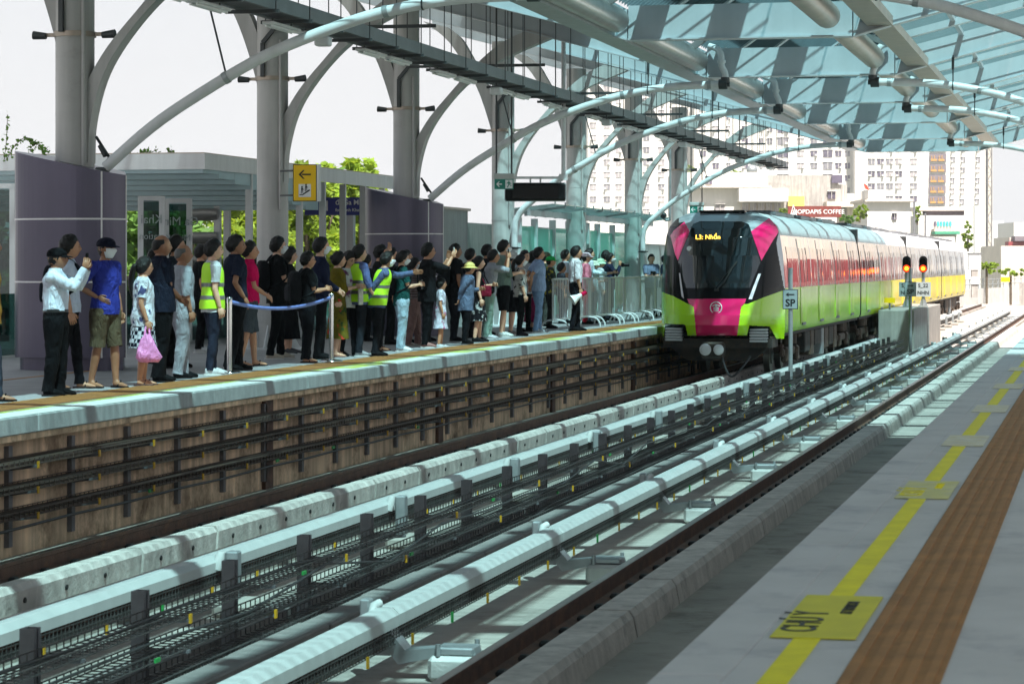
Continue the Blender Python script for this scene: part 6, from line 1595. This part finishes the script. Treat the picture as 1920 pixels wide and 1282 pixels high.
bb.rings([(hb+Vector((0, 0, -.06)), p['F']*.035, p['L']*.03), (hb+Vector((0, 0, -.13)), p['F']*.08, p['L']*.05), (hb+Vector((.0, 0, -.24)), p['F']*.125, p['L']*.08), (hb+p['F']*.02+Vector((0, 0, -.33)), p['F']*.15, p['L']*.09), (hb+p['F']*.02+Vector((0, 0, -.385)), p['F']*.11, p['L']*.07), (hb+p['F']*.02+Vector((0, 0, -.39)), p['F']*.02, p['L']*.02)], n=24); wrinkle(bb, .016, 11).build('bag', M['pink_bag'], t)
MB().tube(catm([tuple(hb+p['F']*.03-Vector((0, 0, .09))), tuple(hb+p['F']*.02+Vector((0, 0, .0))), tuple(hb+Vector((0, 0, .03))), tuple(hb-p['F']*.02), tuple(hb-p['F']*.03-Vector((0, 0, .09)))], 4), .012, 7).build('handle', M['pink_bag'], t)
go(300, 716, 443, 42, 'stout balding man in navy polo and black trousers beside the woman with pink bag', SK1, ((26, 30, 44), 'tee'), (K, 'loose'), hair='bald', b=1.26, hem=.82, hy=-8, collar=(26, 30, 44), aR='belly', aL='belly', stride=.06)
go(341, 709, 460, 40, 'elderly man with thin hair in grey polo and grey trousers', SK1, ((148, 152, 160), 'half'), ((140, 141, 148), 'loose'), hair='bald', hc='g', b=1.12, hem=.88, hy=-10, shoes=(24, 24, 26), stride=.08)
go(328, 690, 444, 15, 'man whose face peeks out between the balding man and the elderly man', SK2, ((40, 46, 54), 'tee'), (K, 'long'), hy=10)
go(289, 682, 467, 60, 'dark haired person half hidden behind the balding man in navy', SK2, ((25, 26, 30), 'tee'), (K, 'long'))
p = go(376, 661, 460, 30, 'youth in black with white sneakers standing behind the young vest man', SK2, ((20, 20, 24), 'tee'), (K, 'long'), shoes=(205, 205, 205), hy=5)
go(398, 703, 452, 35, 'young man in yellow safety vest over grey tee with jeans and white sneakers', SK3, ((190, 192, 196), 'tee'), ((36, 40, 54), 'long'), vest=True, shoes=(200, 200, 202), hy=-6, b=.98, stride=.05)
go(440, 695, 443, 38, 'man in dark navy polo with black trousers resting a hand on the post', SK1, ((30, 35, 52), 'tee'), (K, 'loose'), aR=(.06, .20, .92), b=1.14, hem=.82, hy=-20, stride=.1, collar=(30, 35, 52))
go(466, 687, 455, 28, 'man in magenta polo and grey shorts behind the navy polo man', SK2, ((208, 16, 88), 'tee'), ((70, 76, 82), 'shorts'), aR='belly', aL='hip', sandal=True, shoes=(40, 40, 42), b=1.04, hem=.86, stride=.12, hy=-10, collar=(208, 16, 88))
go(471, 646, 479, 70, 'short haired woman far back beside the second column', SK3, ((30, 30, 34), 'tee'), (K, 'long'))
go(487, 646, 483, 20, 'long haired woman far back leaning beside the second column', SK3, ((26, 26, 30), 'tee'), (K, 'long'), hair='long', fem=True)
p = go(519, 673, 446, 30, 'tall youth in black tee and pale clogs with white mask and slung backpack', SK3, ((20, 20, 22), 'tee'), (K, 'long'), mask='white', aR='chest', aL='chest', shoes=(190, 180, 165), hem=.78, hy=5, stride=.1)
backpack(p, 'black backpack on the back of the tall youth with pale clogs', (22, 22, 25))
go(541, 664, 466, 20, 'woman in black top behind the tall youth with the white mask', SK3, ((24, 23, 26), 'tee'), (K, .25), hair='long', fem=True, aR='chest', aL='chest', shoes=(80, 80, 84))
p = go(575, 680, 474, 32, 'boy in black tee and sandals with a big black backpack', SK2, ((22, 22, 25), 'tee'), ((18, 19, 24), 'loose'), aR='chest', aL='chest', sandal=True, shoes=(40, 30, 32), hem=.80, b=1.05, glasses=True, hy=-4)
backpack(p, 'big black backpack with a white trim worn by the boy in sandals', (30, 31, 34), 1.15)
go(600, 674, 447, 25, 'tall youth in red, white and navy track jacket', SK3, ((30, 34, 58), 'long'), (K, 'long'), hem=.82, hy=8, mask='white', aR='belly', aL='belly')
p2 = go(633, 669, 474, 25, 'woman in olive blouse and long floral skirt beside the queue post', SK3, ((104, 92, 24), 'half'), ((100, 92, 30), .30), hair='bun', fem=True, aR='chest', aL='chest', bp_=('floral2', (45, 70, 35), 8), hem=.92, b=1.08, sandal=True, shoes=(150, 110, 100), hy=8)
go(653, 668, 474, -35, 'long haired woman in white printed tee and glasses looking down', SK3, ((205, 208, 206), 'half'), ((28, 28, 32), 'long'), hair='long', fem=True, glasses=True, aR='chest', aL='chest', pitch=-14, tp=('floral', (120, 70, 110), 5), hy=10)
c = p2['W'](.36, -.12, .98); t = T('paper_bag', 'white paper bag held between the olive blouse woman and the woman in glasses', 'bag', tuple(c)); MB().box(c, (.07, .09, .24), p2['R'], bev=.008).build('bag', cloth((215, 212, 200)), t); MB().tube(catm([tuple(c+Vector((0, 0, .12))+p2['L']*.03), tuple(c+Vector((0, 0, .19))), tuple(c+Vector((0, 0, .12))-p2['L']*.03)], 4), .005, 6).build('handle', cloth((215, 212, 200)), t)
go(672, 668, 461, 45, 'young volunteer in blue shirt and low vest with black and white sneakers', SK3, ((92, 104, 150), 'half'), ((34, 37, 44), 'long'), shoes=(150, 150, 152), vest=True, hy=-5, aR='swing')
go(712, 658, 461, 30, 'man in black tee shading his head with a raised hand', SK2, ((20, 20, 23), 'tee'), (K, 'long'), aR='head', aL='down', sandal=True, shoes=(60, 40, 40), hem=.80, hy=-5)
go(706, 668, 474, 25, 'steward in bright yellow vest over blue shirt pointing along the platform', SK2, ((84, 96, 128), 'long'), ((24, 25, 30), 'long'), vest=True, aL='point', aR='back', mask='white', lean=.22, hy=10, b=1.05, shoes=(26, 26, 28), stride=.03)
p = go(753, 659, 472, 28, 'young man in teal tee and pale jeans looking at his phone', SK3, ((28, 74, 72), 'tee'), ((150, 172, 186), 'loose'), aR='chest', aL='chest', mask='white', shoes=(205, 210, 212), hem=.78, hy=5, pitch=-8)
backpack(p, 'black backpack worn by the young man in the teal tee', (22, 22, 26), .95)
phone(p, -1, 'small phone held at chest height by the young man in the teal tee', (40, 40, 44))
go(776, 650, 485, 15, 'woman in brown striped top with bun and raised hands', SK3, ((78, 62, 54), 'half'), ((124, 96, 92), 'loose'), hair='bun', fem=True, aR='up', aL='up', mask='white', tp=('stripe', (120, 106, 110), 7), hem=.82, shoes=(160, 150, 140), stride=.1)
p = go(801, 652, 458, 25, 'man in wide black shirt filming with a phone held high', SK2, ((24, 24, 27), 'half'), (K, 'long'), aR=(.40, .10, 1.5), aL='phone', b=1.1, hem=.76, glasses=True, hy=6, shoes=(150, 110, 105))
phone(p, -1, 'white framed phone held high by the man in the wide black shirt', (200, 202, 204))
b = MB(); c = p['W'](-.12, -.16, .98); t = T('belt_bag', 'black belt bag at the hip of the man filming', 'bag', tuple(c)); MB().ball(c, (.09, .06, .075), 14, 10, None, p['R']).build('bag', cloth(K), t); MB().tube(catm([tuple(p['W'](-.16, .0, 1.0)), tuple(p['W'](-.17, -.1, 1.25)), tuple(p['W'](-.05, .1, 1.45))], 4), .012, 6).build('strap', cloth(K), t)
go(826, 652, 524, 20, 'little girl in a white floral dress beside the filming man', SK2, ((196, 196, 210), 'tee'), ((196, 196, 210), .48), hair='pony', fem=True, tp=('floral', (180, 110, 140), 10), bp_=('floral', (180, 110, 140), 10), shoes=(200, 204, 210), child=True, hy=10)
p = go(852, 640, 459, 40, 'man in black tee with white back print behind the straw hat woman', SK1, ((20, 20, 23), 'tee'), ((26, 26, 32), 'long'), hem=.80, hy=-10, b=1.05)
q = p['W'](-.146, 0, 1.29); text('BADBOY', .075, face(q, -p['L'], (0, 0, 1)), M['sign_white'], p['t'], 'print')
backpack(p, 'black backpack with a water bottle beside the straw hat woman', (26, 27, 30), .9)
go(873, 645, 492, 35, 'woman in straw hat and grey blue jacket with a hand behind her back', SK2, ((92, 104, 128), 'long'), ((18, 18, 22), 'long'), hat=('straw', 0), hair='crop', fem=True, aR='back', aL='chest', b=1.16, lean=.1, hem=.70, hy=5)
p = go(896, 641, 482, 20, 'woman in black floral dress with a maroon bag beside the straw hat woman', SK3, ((22, 21, 25), 'none'), ((26, 25, 30), .42), hair='bun', fem=True, bp_=('floral', (170, 170, 170), 11), aR='down', aL='chest', shoes=(26, 26, 28), stride=.06)
c = p['W'](.14, -.16, 1.02); t = T('shoulder_bag', 'maroon shoulder bag carried by the woman in the black floral dress', 'bag', tuple(c)); MB().box(c, (.20, .09, .2), p['R'], bev=.02).build('bag', cloth((110, 24, 44)), t); MB().tube(catm([tuple(c+Vector((0, 0, .1))), tuple(p['W'](.06, -.14, 1.3)), tuple(p['W'](-.02, -.08, 1.44))], 4), .009, 6).build('strap', cloth((110, 24, 44)), t)
p = go(915, 636, 470, 20, 'man in grey polo and green trousers raising his phone', SK2, ((150, 152, 160), 'half'), ((122, 146, 136), 'loose'), aR='up', aL='up', b=1.08, lean=.12, hem=.82, hy=5, shoes=(170, 170, 174), collar=(150, 152, 160))
phone(p, -1, 'dark phone raised by the man in the grey polo')
c = p['W'](-.02, -.25, .96); t = T('camera_bag', 'black camera bag hanging at the hip of the grey polo man', 'bag', tuple(c)); MB().box(c, (.2, .10, .16), p['R'], bev=.03).build('bag', cloth((26, 26, 30)), t); MB().tube(catm([tuple(c+Vector((0, 0, .08))), tuple(p['W'](-.13, -.1, 1.25)), tuple(p['W'](-.05, .08, 1.45))], 4), .01, 6).build('strap', cloth((26, 26, 30)), t)
go(943, 632, 452, 25, 'very tall youth with white mask, grey green shirt and black shorts', SK3, ((112, 130, 122), 'half'), ((20, 20, 24), 'shorts'), mask='white', shoes=(190, 194, 190), hem=.86, aR='chest', aL='chest', hy=5)
go(959, 628, 472, 35, 'person in pale bucket hat, grey tee and black shorts', SK3, ((140, 142, 150), 'tee'), ((22, 22, 26), 'shorts'), hat=('bucket', (190, 188, 186)), shoes=(120, 110, 108), aR='chest', aL='chest', hair='crop')
go(975, 630, 479, 30, 'woman with ponytail in black and white patterned blouse and black trousers', SK3, ((176, 174, 170), 'half'), (K, 'long'), hair='pony', fem=True, mask='white', tp=('floral', (60, 58, 60), 14), hem=.82, b=1.04, shoes=(40, 36, 40))
go(1009, 624, 465, 30, 'man in light blue shirt and light jeans with hands behind his back', SK2, ((150, 172, 206), 'tee'), ((122, 150, 184), 'long'), glasses=True, aR='back', aL='back', b=1.1, hem=.84, hy=-4, shoes=(150, 154, 160), stride=.07, collar=(150, 172, 206))
go(1031, 616, 481, 25, 'person in bright green cap leaning on the first crowd barrier', SK2, ((52, 60, 58), 'half'), ((34, 36, 36), 'long'), hat=('cap', (40, 165, 80)), tp=('floral', (170, 160, 60), 12), aR='rail', aL='rail', hair='crop')
p = go(1079, 621, 463, 28, 'man in white shirt and black trousers holding a megaphone by the barrier', SK2, ((212, 206, 212), 'half'), ((20, 20, 26), 'long'), aR='down', b=1.03, hem=.96, hy=-2, shoes=(22, 22, 24), stride=.09, collar=(212, 206, 212))
Tt = p['arms'][-1][2]; c = Tt+Vector((0, 0, -.13)); t = T('megaphone', 'red and white megaphone held low by the man in the white shirt', 'megaphone', tuple(c)); F = p['F']
ax = (F*-.8-Vector((0, 0, .45))).normalized()
MB().tube([c-ax*.02, c+ax*.06, c+ax*.20, c+ax*.21], [.045, .055, .11, .115], 18, caps=False).build('horn', M['sign_white'], t); MB().tube([c-ax*.14, c-ax*.02], [.04, .05], 16).build('body', cloth((190, 20, 70)), t); MB().tube(catm([tuple(c-ax*.1), tuple(c-ax*.07+Vector((0, 0, .09))), tuple(c+ax*.0+Vector((0, 0, .08))), tuple(c+ax*.02)], 4), .014, 7).build('handle', M['black_plastic'], t)
# people further back
for a_ in [
 (732, 646, 467, 20, 'dark haired man behind the steward in the yellow vest', SK2, ((30, 30, 34), 'tee'), (K, 'long')),
 (760, 644, 471, 10, 'dark haired person looking down behind the teal tee man', SK2, ((34, 34, 38), 'tee'), (K, 'long')),
 (686, 640, 479, 60, 'dark head between the two vest wearers', SK2, ((24, 24, 28), 'tee'), (K, 'long')),
 (800, 640, 462, 40, 'person in white shirt partly hidden behind the filming man', SK2, ((200, 206, 216), 'tee'), (K, 'long')),
 (881, 634, 468, 50, 'dark haired man seen between the print tee man and straw hat', SK3, ((44, 46, 52), 'tee'), (K, 'long')),
 (912, 628, 460, 40, 'dark haired person behind the grey polo man', SK2, ((30, 30, 36), 'tee'), (K, 'long')),
 (983, 622, 471, -30, 'pale man facing the camera behind the ponytail woman', SK3, ((150, 152, 158), 'tee'), (K, 'long')),
 (999, 621, 473, 40, 'long haired woman behind the man in light blue', SK3, ((56, 44, 66), 'half'), ((120, 30, 70), .2)),
 (1022, 612, 473, 35, 'person in olive cap behind the green cap', SK2, ((70, 74, 66), 'tee'), ((60, 62, 58), 'long')),
 (1059, 606, 470, 30, 'dark haired man behind the first barrier left of the megaphone man', SK2, ((196, 204, 214), 'tee'), ((150, 152, 160), 'long')),
 (1104, 606, 467, 25, 'dark haired youth just right of the megaphone man', SK3, ((190, 196, 206), 'tee'), ((52, 56, 66), 'long')),
 (1135, 600, 471, 30, 'dark haired man behind the masked photographer', SK2, ((44, 50, 70), 'tee'), (K, 'long'))]:
    hk = {'hair': 'long', 'fem': True} if 'long haired' in a_[4] else {}
    if 'olive cap' in a_[4]: hk = {'hat': ('cap', (92, 96, 78)), 'hair': 'crop'}
    go(*a_, **hk)
go(1052, 607, 495, 30, 'child in dark clothes peering through the first barrier', SK2, ((44, 46, 54), 'tee'), ((40, 42, 50), 'long'), child=True)
go(1098, 608, 474, 25, 'person in white and pink cap with a pink scarf behind the barrier', SK3, ((206, 120, 140), 'half'), ((170, 30, 50), 'long'), hat=('cap', (220, 196, 206)), fem=True, hair='pony')
p = go(1113, 606, 488, 25, 'person in cream sun hat reaching out with a phone over the barrier', SK3, ((196, 216, 222), 'half'), ((150, 154, 164), 'long'), hat=('bucket', (206, 214, 196)), aR='point', aL='chest', hair='long', fem=True)
phone(p, -1, 'black phone reached out over the barrier by the person in cream hat')
go(1125, 603, 485, 25, 'person in pale green patterned hat behind the barrier', SK3, ((180, 186, 190), 'long'), ((140, 144, 150), 'long'), hat=('bucket', (176, 204, 176)), hair='crop')
def slr(p, label):
    c = p['W'](.33, 0, 1.42); t = T('photo_camera', label, 'camera', tuple(c)); F = p['F']
    MB().box(c, (.08, .15, .11), p['R'], bev=.02).build('body', M['black_plastic'], t); MB().tube([c+F*.04, c+F*.12, c+F*.17], [.045, .045, .05], 16).build('lens', M['black_plastic'], t)
p = go(1143, 601, 476, 12, 'photographer in dark navy shirt and white mask aiming a camera', SK2, ((36, 42, 64), 'long'), ((40, 44, 54), 'long'), mask='white', aR='cam', aL='cam', hem=.8); slr(p, 'black camera aimed by the masked photographer in navy')
p = go(1221, 594, 478, -70, 'man with a camera facing the viewer left of the train nose', SK3, ((110, 122, 146), 'tee'), ((24, 24, 28), 'long'), aR='chest', aL='chest')
c = p['W'](.3, 0, 1.2); t = T('photo_camera', 'black camera at the chest of the man facing the viewer', 'camera', tuple(c)); MB().box(c, (.08, .15, .11), p['R'], bev=.02).build('body', M['black_plastic'], t); MB().tube([c+p['F']*.04, c+p['F']*.13], .045, 14).build('lens', M['black_plastic'], t)
go(1246, 592, 479, 0, 'man in dark cap and navy tee looking down beside the train nose', SK3, ((36, 42, 60), 'tee'), (K, 'long'), hat=('cap', (26, 28, 36)), hair='crop')
